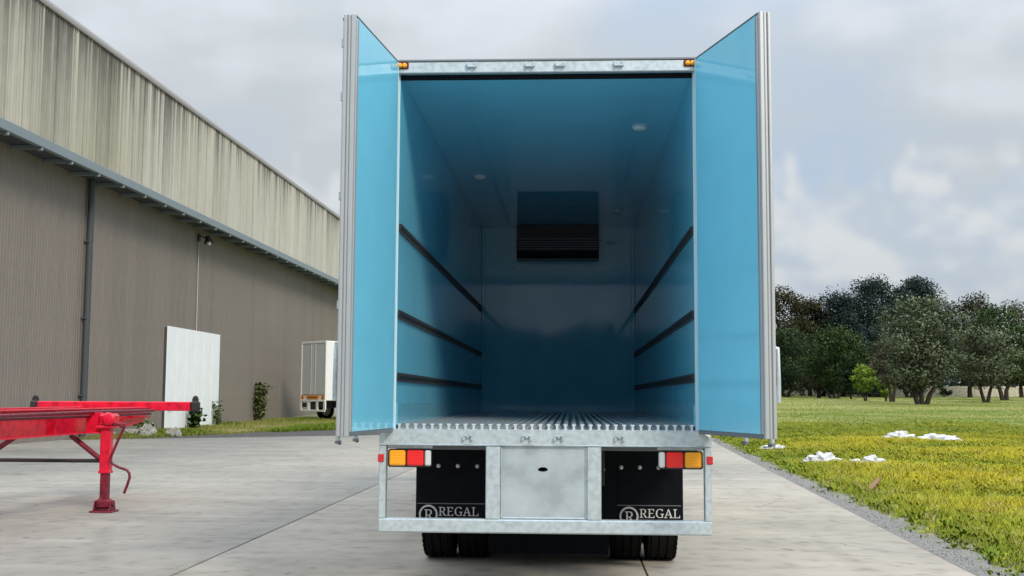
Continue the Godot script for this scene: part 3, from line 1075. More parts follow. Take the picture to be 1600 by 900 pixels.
	b.span(Vector3(-1.25, 1.138, 0.02), Vector3(1.25, 1.1495, 0.104), 0.003)
	obj("sill_lip", b, M.zinc_panel, sill)
	for x in [-0.575, -0.13, 0.11, 0.565]:
		obj("keeper", u_keeper(Vector3(x, 1.208, 0.100), -1.0), M.zinc, sill)
	# --- under-run frame
	b = MB.new()
	b.span(Vector3(-1.25, 0.488, 0.0), Vector3(1.25, 0.592, 0.10), 0.010)
	var bump_bar := obj("underrun_bar", b, M.zinc, t)
	for s in [-1.0, 1.0]:
		b = MB.new()
		b.span(Vector3(s * 1.198, 0.5925, 0.002), Vector3(s * 1.249, 1.1375, 0.098), 0.006)
		obj("post", b, M.zinc, bump_bar)
		b = MB.new()
		b.span(Vector3(s * (0.330 if s < 0 else 0.322), 0.5925, 0.002), Vector3(s * (0.440 if s < 0 else 0.428), 1.1375, 0.098), 0.006)
		obj("post", b, M.zinc, bump_bar)
	b = MB.new()
	b.span(Vector3(-0.3285, 0.5925, 0.05), Vector3(0.3205, 1.1375, 0.074))
	var plate := obj("centre_plate", b, M.zinc_panel, t)
	b = MB.new()
	b.box(Vector3(-0.322, 0.865, 0.082), Vector3(0.010, 0.53, 0.014), 0.004)
	b.box(Vector3(0.314, 0.865, 0.082), Vector3(0.010, 0.53, 0.014), 0.004)
	b.box(Vector3(-0.004, 0.602, 0.082), Vector3(0.62, 0.012, 0.014), 0.004)
	obj("weld_trim", b, M.zinc, plate)
	b = MB.new()
	var hole := PackedVector2Array()
	for k in 16: hole.append(Vector2(cos(TAU * k / 16) * 0.037, sin(TAU * k / 16) * (0.019 if k < 9 else 0.012)))
	b.prism(hole, Transform3D(Basis.IDENTITY, Vector3(-0.01, 0.962, 0.0742)), 0.004)
	obj("hand_hole", b, M.void_black, plate)
	# --- lamps
	for s in [-1.0, 1.0]:
		b = MB.new()
		b.span(Vector3(s * 0.855, 0.972, 0.012), Vector3(s * 1.190, 1.108, 0.060), 0.012)
		var lamp := obj("tail_lamp", b, M.black, t)
		for q in [["amber_lens", 1.053, 1.176, M.amber], ["red_lens", 0.915, 1.041, M.red_lens], ["clear_lens", 0.858, 0.905, M.clear_lens]]:
			b = MB.new()
			b.span(Vector3(s * q[1], 0.984, 0.0605), Vector3(s * q[2], 1.100, 0.082), 0.012)
			var lens := obj(q[0], b, q[3], lamp)
			if q[0] != "clear_lens":
				b = MB.new()
				for k in 5: b.span(Vector3(s * (q[1] + 0.012), 0.999 + k * 0.021, 0.0821), Vector3(s * (q[2] - 0.012), 1.011 + k * 0.021, 0.0845), 0.002)
				obj("lens_rib", b, q[3], lens)
		b = MB.new()
		b.span(Vector3(s * 0.850, 1.112, 0.03), Vector3(s * 1.196, 1.1375, 0.05), 0.003)
		obj("lamp_bracket", b, M.zinc, lamp)
		b = MB.new()
		b.span(Vector3(s * 1.212, 1.012, 0.0985), Vector3(s * 1.258, 1.072, 0.108), 0.004)
		obj("side_reflector", b, M.reflector, t)
	# --- mud flaps with their print
	for s in [-1.0, 1.0]:
		var x0 := -1.150 if s < 0 else 0.585
		var x1 := -0.525 if s < 0 else 1.165
		b = MB.new()
		b.span(Vector3(x0, 0.395, -1.310), Vector3(x1, 1.12, -1.298), 0.002)
		var flap := obj("mud_flap", b, M.black_flap, t)
		for x in ([-0.955, -0.785, -0.615] if s < 0 else [0.635, 0.795, 0.955]):
			obj("bolt", bolt_at(Vector3(x, 0.905, -1.298), Vector3.BACK, 0.014), M.bolt, flap)
		b = MB.new()
		b.span(Vector3(x0 + 0.012, 0.578, -1.2979), Vector3(x1 - 0.02, 0.584, -1.2955))
		obj("crease_line", b, M.alu_dark, flap)
		var lx := -0.955 if s < 0 else 0.785
		var word := obj("lettering", letter("REGAL", 0.104, 0.004), M.print, flap)
		word.position = Vector3(lx + 0.18, 0.512, -1.2955)
		word.scale = Vector3(1.03, 1.0, 1.0)
		b = MB.new()
		b.lathe(Vector3(lx - 0.085, 0.488, -1.2978), Vector3.BACK, [Vector2(0.066, 0), Vector2(0.066, 0.003), Vector2(0.082, 0.003), Vector2(0.082, 0)], 36)
		var ring := obj("emblem", b, M.print, flap)
		var r := obj("emblem_letter", letter("R", 0.125, 0.004), M.print, ring)
		r.position = Vector3(lx - 0.083, 0.482, -1.2955)
		# flap hanger
		b = MB.new()
		b.span(Vector3(x0, 1.10, -1.36), Vector3(x1, 1.16, -1.311), 0.004)
		obj("hanger", b, M.black_paint, flap)
	b = MB.new()
	b.span(Vector3(0.43, 0.40, -1.275), Vector3(0.583, 1.12, -1.235), 0.004)
	var hang := obj("side_bracket", b, M.black_flap, t)
	b = MB.new()
	b.tube([Vector3(0.475, 0.99, -1.215), Vector3(0.478, 0.92, -1.20), Vector3(0.482, 0.88, -1.205)], [0.009, 0.008, 0.012], 8)
	obj("hook", b, M.zinc, hang)
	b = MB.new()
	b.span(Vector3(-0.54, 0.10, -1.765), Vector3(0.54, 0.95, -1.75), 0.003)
	obj("added_shade_strip", b, M.black_flap, t)  # made-up black strip, stands in for the shade under the truck
	# --- chassis and running gear
	for s in [-1.0, 1.0]:
		b = MB.new()
		b.span(Vector3(s * 0.39, 0.80, -11.2), Vector3(s * 0.47, 1.08, -0.55), 0.008)
		obj("chassis_rail", b, M.black_paint, t)
	for k in 9:
		b = MB.new()
		b.span(Vector3(-1.2, 1.085, -0.5 - k), Vector3(1.2, 1.178, -0.42 - k), 0.004)
		obj("cross_bearer", b, M.alu_dark, t)
	b = MB.new()
	b.tube([Vector3(-0.9, 0.50, -2.28), Vector3(0.9, 0.50, -2.28)], 0.09, 12)
	b.lathe(Vector3(0.0, 0.50, -2.10), Vector3(0, 0, -1), [Vector2(0, 0), Vector2(0.14, 0.03), Vector2(0.21, 0.12), Vector2(0.21, 0.24), Vector2(0.12, 0.4), Vector2(0, 0.45)], 18)
	for s in [-1.0, 1.0]:
		b.tube([Vector3(s * 0.44, 0.50, -2.28), Vector3(s * 0.56, 0.50, -2.28)], 0.20, 16)
	obj("rear_axle", b, M.black_paint, t)
	for s in [-1.0, 1.0]:
		b = MB.new()
		for k in 4: b.bar(Vector3(s * 0.43, 0.66 + k * 0.022, -1.55 - k * 0.08), Vector3(s * 0.43, 0.66 + k * 0.022, -3.0 + k * 0.08), 0.08, 0.018)
		obj("leaf_spring", b, M.black_paint, t)
		wheel(t, Vector3(s * 1.032, 0.502, -2.28), s)
		wheel(t, Vector3(s * 0.705, 0.502, -2.28), s)
		wheel(t, Vector3(s * 1.02, 0.502, -9.6), s)
		b = MB.new()      # wheel arch
		for k in 10:
			var a0 := PI * k / 10.0
			var a1 := PI * (k + 1) / 10.0
			var q0 := Vector3(0, 0.50 + 0.575 * sin(a0), -2.28 + 0.60 * cos(a0))
			var q1 := Vector3(0, 0.50 + 0.575 * sin(a1), -2.28 + 0.60 * cos(a1))
			b.quad(q0 + Vector3(s * 0.5, 0, 0), q1 + Vector3(s * 0.5, 0, 0), q1 + Vector3(s * 1.2, 0, 0), q0 + Vector3(s * 1.2, 0, 0), Vector3(0, sin(a0), cos(a0)))
		obj("wheel_arch", b, M.black_paint, t)
		b = MB.new()
		b.tube([Vector3(s * 0.88, 0.62, -4.4), Vector3(s * 0.88, 0.62, -5.6)], 0.28, 18)
		obj("fuel_tank", b, M.alu, t)
	for s in [-1.0, 1.0]:
		wheel(t, Vector3(s * 1.032, 0.502, -3.62), s)  # wheels of the added axle, block light and view beneath the body
		wheel(t, Vector3(s * 0.705, 0.502, -3.62), s)
		b = MB.new()
		b.span(Vector3(s * 0.62, 0.40, -8.5), Vector3(s * 1.20, 1.02, -6.1), 0.03)
		obj("added_side_box", b, M.black_paint, t)  # unseen box added to keep side light from under the truck
	b = MB.new()
	b.tube([Vector3(-0.9, 0.50, -3.62), Vector3(0.9, 0.50, -3.62)], 0.09, 12)
	b.tube([Vector3(-0.36, 0.62, -3.0), Vector3(0.36, 0.62, -3.0)], 0.14, 14)
	b.tube([Vector3(0.0, 0.56, -2.6), Vector3(0.0, 0.62, -9.0)], 0.06, 10)
	obj("added_tag_axle", b, M.black_paint, t)  # axle and shafts added to darken the space under the truck
	b = MB.new()
	b.tube([Vector3(-0.9, 0.50, -9.6), Vector3(0.9, 0.50, -9.6)], 0.07, 10)
	obj("front_axle", b, M.black_paint, t)
	# --- cab ahead of the body
	b = MB.new()
	b.prism(PackedVector2Array([Vector2(-8.75, 0.95), Vector2(-10.4, 0.60), Vector2(-10.75, 0.60), Vector2(-10.80, 1.75), Vector2(-10.45, 2.95), Vector2(-10.1, 3.10), Vector2(-8.75, 3.15)]), Transform3D(Basis(Vector3.BACK, Vector3.UP, Vector3.LEFT), Vector3(1.18, 0, 0)), 2.36)
	var cab := obj("cab", b, M.truck_white, t)
	b = MB.new()
	b.quad(Vector3(-1.05, 1.85, -10.79), Vector3(1.05, 1.85, -10.79), Vector3(1.0, 2.85, -10.50), Vector3(-1.0, 2.85, -10.50), Vector3(0, 0.2, -1))
	obj("windscreen", b, M.glass_dark, cab)
	for s in [-1.0, 1.0]:
		b = MB.new()
		b.span(Vector3(s * 1.181, 1.9, -10.35), Vector3(s * 1.188, 2.75, -9.3), 0.002)
		obj("window", b, M.glass_dark, cab)
		b = MB.new()
		b.box(Vector3(s * 1.36, 2.2, -10.5), Vector3(0.20, 0.55, 0.10), 0.03)
		b.tube([Vector3(s * 1.18, 2.45, -10.45), Vector3(s * 1.34, 2.42, -10.5)], 0.015, 8)
		obj("mirror", b, M.black_paint, cab)
	b = MB.new()
	b.span(Vector3(-0.8, 3.2, -9.05), Vector3(0.8, 3.95, -8.52), 0.06)
	obj("refrigeration_unit", b, M.truck_white, t)
	# --- rear doors, swung open
	make_door(t, -1.0, 0.110, Vector3(-1.228, 0, 0.060), 1.165)
	make_door(t, 1.0, 0.285, Vector3(1.231, 0, 0.060), 1.150)

# ---------------------------------------------------------------- red skeletal trailer
func make_red_trailer() -> void:
	var at := Vector3(-6.7, 0, -2.5)
	var t := thing("skeletal_trailer", "bright red container trailer frame resting on its landing legs on the concrete", "trailer", at)
	var b := MB.new(at)
	for s in [-1.0, 1.0]:
		var x: float = -6.7 + s * 0.50
		b = MB.new(at)
		b.prism(PackedVector2Array([Vector2(-8.42, 1.20), Vector2(-7.35, 1.17), Vector2(-6.9, 1.03), Vector2(3.4, 1.00), Vector2(3.4, 1.315), Vector2(-8.42, 1.315)]), Transform3D(Basis(Vector3.BACK, Vector3.UP, Vector3.LEFT), Vector3(x + 0.007, 0, 0)), 0.014)
		b.span(Vector3(x - 0.08, 1.3155, -8.42), Vector3(x + 0.08, 1.335, 3.4), 0.004)
		b.bar(Vector3(x, 1.19, -8.42), Vector3(x, 1.16, -7.35), 0.16, 0.02)
		b.bar(Vector3(x, 1.16, -7.35), Vector3(x, 1.02, -6.9), 0.16, 0.02)
		b.bar(Vector3(x, 1.02, -6.9), Vector3(x, 0.99, 3.4), 0.16, 0.02)
		for z in [-7.8, -6.6, -5.2, -3.8, -2.3, -0.5, 1.5]:
			b.span(Vector3(x - 0.07, 1.17 if z < -7.3 else 1.03, z - 0.008), Vector3(x + 0.07, 1.315, z + 0.008))
		obj("main_beam", b, M.red, t)
	for z in [-8.51, -2.2, 2.9]:
		b = MB.new(at)
		b.span(Vector3(-7.88, 1.278, z - 0.085), Vector3(-5.53, 1.415, z + 0.085), 0.012)
		var bol := obj("bolster", b, M.red, t)
		for s in [-1.0, 1.0]:
			b = MB.new(at)
			var p := Vector3(-6.705 + s * 1.235, 1.345, z)
			b.box(p, Vector3(0.12, 0.17, 0.16), 0.03)
			b.lathe(p + Vector3(0, 0.085, 0), Vector3.UP, [Vector2(0.05, 0), Vector2(0.05, 0.03), Vector2(0.035, 0.035), Vector2(0.045, 0.05), Vector2(0.02, 0.075), Vector2(0, 0.08)], 12)
			b.tube([p + Vector3(s * 0.06, -0.03, 0), p + Vector3(s * 0.10, -0.03, 0), p + Vector3(s * 0.10, -0.09, 0.02)], 0.016, 8)
			obj("twist_lock", b, M.iron, bol)
	for z in [-7.4, -5.9, -4.6, -3.2, -1.0, 0.6]:
		b = MB.new(at)
		b.span(Vector3(-7.19, 1.10, z - 0.04), Vector3(-6.21, 1.26, z + 0.04), 0.006)
		obj("cross_member", b, M.red, t)
	# side rail that carries the hoses along the near beam
	b = MB.new(at)
	b.tube([Vector3(-6.03, 1.285, -8.3), Vector3(-6.03, 1.29, -6.6), Vector3(-6.03, 1.27, -3.0), Vector3(-6.03, 1.27, 2.0)], 0.022, 8)
	b.tube([Vector3(-6.08, 1.235, -8.3), Vector3(-6.08, 1.23, -6.6), Vector3(-6.08, 1.235, -3.0), Vector3(-6.08, 1.23, 2.0)], 0.018, 8)
	obj("air_line", b, M.red_dark, t)
	for z in [-6.45, -6.25]:
		b = MB.new(at)
		b.lathe(Vector3(-6.0, 1.225, z), Vector3(1, 0.3, 0.3), [Vector2(0.0, -0.03), Vector2(0.035, -0.03), Vector2(0.05, 0.0), Vector2(0.05, 0.025), Vector2(0.03, 0.05), Vector2(0, 0.055)], 14)
		obj("hose_coupling", b, M.rubble, t)
	# landing legs
	for s in [-1.0, 1.0]:
		var x: float = -6.7 + s * 0.855
		var z := -6.1
		b = MB.new(at)
		b.box(Vector3(x, 0.80, z), Vector3(0.130, 0.60, 0.130), 0.012)
		b.box(Vector3(x, 1.095, z), Vector3(0.23, 0.035, 0.22), 0.008)
		b.box(Vector3(x, 0.515, z), Vector3(0.148, 0.035, 0.148), 0.008)
		var leg := obj("landing_leg", b, M.red, t)
		b = MB.new(at)
		b.box(Vector3(x, 0.34, z), Vector3(0.098, 0.42, 0.098), 0.008)
		b.box(Vector3(x - s * 0.058, 0.34, z), Vector3(0.012, 0.40, 0.03), 0.003)
		obj("inner_tube", b, M.red_dark, leg)
		b = MB.new(at)
		b.box(Vector3(x, 0.012, z), Vector3(0.30, 0.022, 0.26), 0.006)
		b.box(Vector3(x, 0.105, z), Vector3(0.19, 0.13, 0.16), 0.03)
		b.tube([Vector3(x - 0.13, 0.10, z), Vector3(x + 0.13, 0.10, z)], 0.032, 10)
		for q in [-1.0, 1.0]: b.prism(PackedVector2Array([Vector2(-0.11, 0.022), Vector2(0.11, 0.022), Vector2(0.05, 0.15), Vector2(-0.05, 0.15)]), Transform3D(Basis(Vector3.BACK, Vector3.UP, Vector3.LEFT), Vector3(x + q * 0.105 + 0.006, 0, z)), 0.012)
		obj("foot", b, M.red_dark, leg)
		b = MB.new(at)
		b.box(Vector3(x + 0.02, 1.185, z), Vector3(0.22, 0.17, 0.20), 0.03)
		b.lathe(Vector3(x + 0.06, 1.20, z + 0.10), Vector3.BACK, [Vector2(0.085, 0), Vector2(0.085, 0.02), Vector2(0.06, 0.04), Vector2(0, 0.045)], 16)
		obj("gearbox", b, M.red, leg)
		b = MB.new(at)
		b.box(Vector3(x - s * 0.17, 1.15, z), Vector3(0.22, 0.26, 0.02), 0.004)
		b.box(Vector3(x - s * 0.17, 1.02, z), Vector3(0.20, 0.02, 0.16), 0.004)
		obj("mounting_bracket", b, M.red, leg)
		b = MB.new(at)
		b.tube([Vector3(x - s * 0.05, 0.66, z), Vector3(x - s * 0.50, 0.98, z - 0.05)], 0.034, 10)
		obj("brace", b, M.red_dark, leg)
	b = MB.new(at)
	b.tube([Vector3(-7.48, 0.655, -6.12), Vector3(-5.92, 0.655, -6.12)], 0.026, 10)
	obj("cross_shaft", b, M.iron, t)
	b = MB.new(at)
	b.tube([Vector3(-5.78, 1.13, -6.02), Vector3(-5.62, 1.13, -6.0)], 0.02, 8)
	b.box(Vector3(-5.60, 1.115, -6.0), Vector3(0.07, 0.06, 0.05), 0.01)
	var pts := [Vector3(-5.575, 1.10, -6.0), Vector3(-5.655, 0.92, -5.99), Vector3(-5.735, 0.71, -5.98), Vector3(-5.740, 0.665, -5.98), Vector3(-5.71, 0.625, -5.98), Vector3(-5.63, 0.585, -5.98), Vector3(-5.52, 0.548, -5.98), Vector3(-5.485, 0.51, -5.98), Vector3(-5.478, 0.45, -5.98), Vector3(-5.505, 0.36, -5.98), Vector3(-5.545, 0.25, -5.98)]
	b.tube(pts, 0.0175, 10)
	obj("crank_handle", b, M.red_dark, t)
	# light gusset and hose box by the leg
	b = MB.new(at)
	b.prism(PackedVector2Array([Vector2(-8.3, 1.19), Vector2(-7.3, 1.16), Vector2(-7.6, 1.06), Vector2(-8.25, 1.12)]), Transform3D(Basis(Vector3.BACK, Vector3.UP, Vector3.LEFT), Vector3(-6.16, 0, 0)), 0.9)
	obj("coupler_plate", b, M.red, t)
	b = MB.new(at)
	b.tube([Vector3(-6.7, 1.1, -7.7), Vector3(-6.7, 0.98, -7.7)], 0.045, 12)
	obj("king_pin", b, M.iron, t)
	for z in [1.0, 2.3]:
		b = MB.new(at)
		b.tube([Vector3(-7.6, 0.5, z), Vector3(-5.8, 0.5, z)], 0.065, 10)
		for s in [-1.0, 1.0]: b.span(Vector3(-6.7 + s * 0.42, 0.5, z - 0.1), Vector3(-6.7 + s * 0.58, 0.9, z + 0.1), 0.01)
		obj("axle", b, M.red_dark, t)
		for s in [-1.0, 1.0]:
			wheel(t, Vector3(-6.7 + s * 1.02, 0.502, z) - at, s)

# ---------------------------------------------------------------- white trailer by the shed
func make_white_trailer() -> void:
	# local frame: rear face at z = 0, x across, body runs along -z
	var at := Vector3(-14.06, 0.27, -55.12)
	var t := thing("white_trailer", "white box trailer parked askew against the far end of the warehouse", "trailer", at, -0.785)
	var b := MB.new()
	b.span(Vector3(-1.25, 1.02, -9.5), Vector3(1.25, 4.28, -0.05), 0.03)
	var body := obj("body", b, M.truck_white, t)
	for s in [-1.0, 1.0]:
		b = MB.new()
		b.span(Vector3(s * 0.012, 1.36, -0.049), Vector3(s * 1.16, 4.17, -0.012), 0.01)
		var d := obj("rear_door", b, M.far_grey, t)
		for k in 1:
			b = MB.new()
			b.tube([Vector3(s * 0.22, 1.34, 0.006), Vector3(s * 0.22, 4.2, 0.006)], 0.014, 8)
			obj("lock_rod", b, M.far_grey, d)
		b = MB.new()
		b.span(Vector3(s * 1.165, 1.02, -0.05), Vector3(s * 1.26, 4.29, 0.01), 0.01)
		obj("rear_post", b, M.truck_white, t)
		b = MB.new()
		b.span(Vector3(s * 0.92, 1.06, 0.002), Vector3(s * 1.12, 1.34, 0.02), 0.004)
		var mk := obj("marker_plate", b, M.orange, t)
		b = MB.new()
		b.bar(Vector3(s * 0.95, 1.10, 0.022), Vector3(s * 1.09, 1.30, 0.022), 0.004, 0.06)
		obj("stripe", b, M.iron, mk)
	b = MB.new()
	b.span(Vector3(-1.16, 4.175, -0.05), Vector3(1.16, 4.29, 0.01), 0.01)
	obj("header", b, M.truck_white, t)
	b = MB.new()
	b.span(Vector3(-0.62, 1.10, 0.002), Vector3(0.62, 1.30, 0.02), 0.004)
	var pl := obj("marker_plate", b, M.orange, t)
	b = MB.new()
	for k in 5: b.span(Vector3(-0.46 + k * 0.19, 1.16, 0.0205), Vector3(-0.34 + k * 0.19, 1.24, 0.024))
	obj("plate_print", b, M.iron, pl)
	b = MB.new()
	b.span(Vector3(-1.25, 0.97, -0.06), Vector3(1.25, 1.06, 0.03), 0.01)
	b.span(Vector3(-1.22, 0.42, -0.06), Vector3(1.22, 0.52, 0.03), 0.01)
	for x in [-1.19, -0.45, 0.45, 1.19]: b.span(Vector3(x - 0.10, 0.5205, -0.05), Vector3(x + 0.10, 0.9695, 0.02), 0.01)
	obj("bumper_frame", b, M.truck_white, t)
	for s in [-1.0, 1.0]:
		b = MB.new()
		b.span(Vector3(s * 0.58, 0.66, -0.02), Vector3(s * 1.06, 0.90, 0.01), 0.01)
		obj("tail_lamp", b, M.iron, t)
	b = MB.new()
	b.span(Vector3(-0.34, 0.53, -0.2), Vector3(0.34, 0.95, -0.10))
	obj("mud_guard", b, M.black, t)
	b = MB.new()
	b.span(Vector3(-0.5, 0.62, -9.3), Vector3(0.5, 1.01, -0.3))
	obj("chassis", b, M.black_paint, t)
	for z in [-1.5, -2.8]:
		for s in [-1.0, 1.0]: wheel(t, Vector3(s * 1.02, 0.46, z), s)
	# cooling pipework and a hung box on the near side
	b = MB.new()
	b.span(Vector3(1.2505, 3.45, -1.45), Vector3(1.34, 3.95, -0.75), 0.03)
	obj("side_box", b, M.iron, t)
	b = MB.new()
	b.tube([Vector3(1.29, 3.45, -0.95), Vector3(1.31, 3.0, -1.0), Vector3(1.32, 2.5, -0.75), Vector3(1.31, 2.0, -0.72), Vector3(1.30, 1.6, -0.95)], 0.035, 8)
	b.tube([Vector3(1.29, 3.45, -1.2), Vector3(1.31, 2.9, -1.2), Vector3(1.32, 2.3, -0.95), Vector3(1.31, 2.1, -1.15), Vector3(1.30, 2.6, -1.3)], 0.035, 8)
	obj("hose", b, M.alu_dark, t)
	for k in 3:
		b = MB.new()
		b.lathe(Vector3(1.2505, 1.3 - 0.1 * (k % 2), -0.5 - k * 0.6), Vector3.RIGHT, [Vector2(0.05, 0), Vector2(0.045, 0.02), Vector2(0, 0.025)], 10)
		obj("side_marker", b, M.amber, t)

# ---------------------------------------------------------------- fence behind the trees
func make_fence() -> void:
	var z := -198.0
	var f := thing("paling_fence", "pale weathered timber fence running behind the row of trees", "fence", Vector3(55, land(55, -198), z))
	var rng := RandomNumberGenerator.new()
	rng.seed = 9
	var ms := []
	for q in 3:
		var b := MB.new()
		for k in 16:
			var x := -1.24 + k * 0.155
			b.span(Vector3(x, 0.04, -0.012), Vector3(x + 0.145, 1.85 + rng.randf_range(-0.05, 0.05), 0.012 + rng.randf() * 0.008))
		for y in [0.4, 1.4]: b.span(Vector3(-1.25, y, -0.06), Vector3(1.25, y + 0.09, -0.013))
		ms.append(b.mesh())
	for k in 34:
		var o := obj("fence_panel", ms[rng.randi() % 3], M.fence, f)
		o.position = Vector3(-42 + k * 2.52, rng.randf_range(-0.06, 0.06), 0)
		if k % 1 == 0:
			var b := MB.new()
			b.box(Vector3(0, 0.95, -0.12), Vector3(0.12, 1.95, 0.10), 0.01)
			var p := obj("fence_post", b, M.fence, f)
			p.position = Vector3(-43.26 + k * 2.52, 0, 0)

# ---------------------------------------------------------------- trees
func add_leaf(mb: MB, p: Vector3, size: float, dir: Vector3, out: Vector3, rng: RandomNumberGenerator) -> void:
	var side := dir.cross(Vector3(rng.randfn(), rng.randfn(), rng.randfn())).normalized()
	var a := p - dir * size * 0.5
	var b := p + dir * size * 0.5
	var w := side * size * rng.randf_range(0.22, 0.36)
	var fold := dir.cross(side) * size * 0.08
	var nn := (dir.cross(side) * (1.0 if dir.cross(side).dot(out) > 0 else -1.0) + out * 2.4).normalized()
	mb.stri(a, p + w + fold, b, nn, nn, nn)
	mb.stri(a, b, p - w + fold, nn, nn, nn)

func tree(called: String, label: String, at: Vector3, height: float, width: float, base_frac: float, dark: Color, light: Color, clumps: int, per: int, leaf: float, sd: int, lean := 0.0, shape := 0.0, forked := 1, bark: Material = null, grp := "") -> void:
	dark = dark.lerp(light, 0.18)
	var rng := RandomNumberGenerator.new()
	rng.seed = sd
	var t := thing(called, label, "tree", at, 0.0, grp)
	var tr := MB.new()
	var cr := MB.new()
	var crown_h := height * (1.0 - base_frac)
	var cy := height * base_frac + crown_h * 0.5
	var rad := maxf(height * 0.021, 0.06)
	var forks := []
	for k in forked:
		var spread := (k - (forked - 1) * 0.5) * width * 0.16
		var top := Vector3(lean * height * 0.4 + spread * 1.6 + rng.randfn() * 0.1, cy + crown_h * 0.18, rng.randfn() * 0.3)
		var mid := Vector3(lean * height * 0.28 + spread, height * base_frac * 0.9 + 0.3, rng.randfn() * 0.15)
		var foot := Vector3(spread * 0.25, -0.15, 0)
		tr.tube([foot, foot.lerp(mid, 0.12) + Vector3(lean * 0.3, 0, 0), mid * 0.55 + Vector3(rng.randfn() * 0.06, 0, 0), mid, mid.lerp(top, 0.5) + Vector3(rng.randfn() * 0.15, 0, rng.randfn() * 0.15), top], [rad * 1.7, rad * 1.15, rad, rad * 0.85, rad * 0.55, rad * 0.2], 9)
		forks.append([mid, top])
	for i in clumps:
		# clump centres fill the crown with a bias to its outside; shape > 0 narrows the top, < 0 flattens it
		var v := rng.randf_range(-1.0, 1.0)
		var ang := rng.randf() * TAU
		var prof := sqrt(maxf(0.0, 1.0 - v * v))
		if shape > 0: prof *= lerpf(1.0, 1.0 - clampf(v * 0.5 + 0.5, 0, 1), shape)
		else: prof = pow(prof, 1.0 + shape * 0.5)
		var rr := prof * width * 0.5 * sqrt(rng.randf_range(0.12, 1.0)) * rng.randf_range(0.72, 1.08)
		var c := Vector3(lean * height * 0.4 * clampf(v * 0.5 + 0.8, 0, 1) + cos(ang) * rr, cy + v * crown_h * 0.5 * rng.randf_range(0.78, 1.0), sin(ang) * rr)
		var cs := width * rng.randf_range(0.13, 0.23)
		var fk: Array = forks[rng.randi() % forks.size()]
		var root: Vector3 = fk[0].lerp(fk[1], rng.randf_range(0.1, 0.95))
		if root.y > c.y: root = fk[0].lerp(fk[1], 0.1)
		if i % 2 == 0: tr.tube([root, root.lerp(c, 0.5) + Vector3(0, -0.04 * root.distance_to(c), 0), c], [rad * 0.34, rad * 0.2, rad * 0.06], 5, false)
		var tone := rng.randf()
		for k in per:
			var d := Vector3(rng.randfn(), rng.randfn() * 0.8, rng.randfn()).normalized()
			var p := c + d * cs * pow(rng.randf(), 0.40) * Vector3(1, 0.72, 1)
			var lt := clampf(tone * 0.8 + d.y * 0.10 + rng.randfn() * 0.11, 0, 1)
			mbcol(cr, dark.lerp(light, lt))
			add_leaf(cr, p, leaf * rng.randf_range(0.6, 1.35), Vector3(rng.randfn(), rng.randfn() * 0.6 - 0.25, rng.randfn()).normalized(), d, rng)
	obj("trunk", tr, bark if bark else M.bark, t)
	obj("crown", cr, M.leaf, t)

func mbcol(m: MB, c: Color) -> void:
	m.col = c

func on_land(x: float, z: float) -> Vector3:
	return Vector3(x, land(x, z), z)

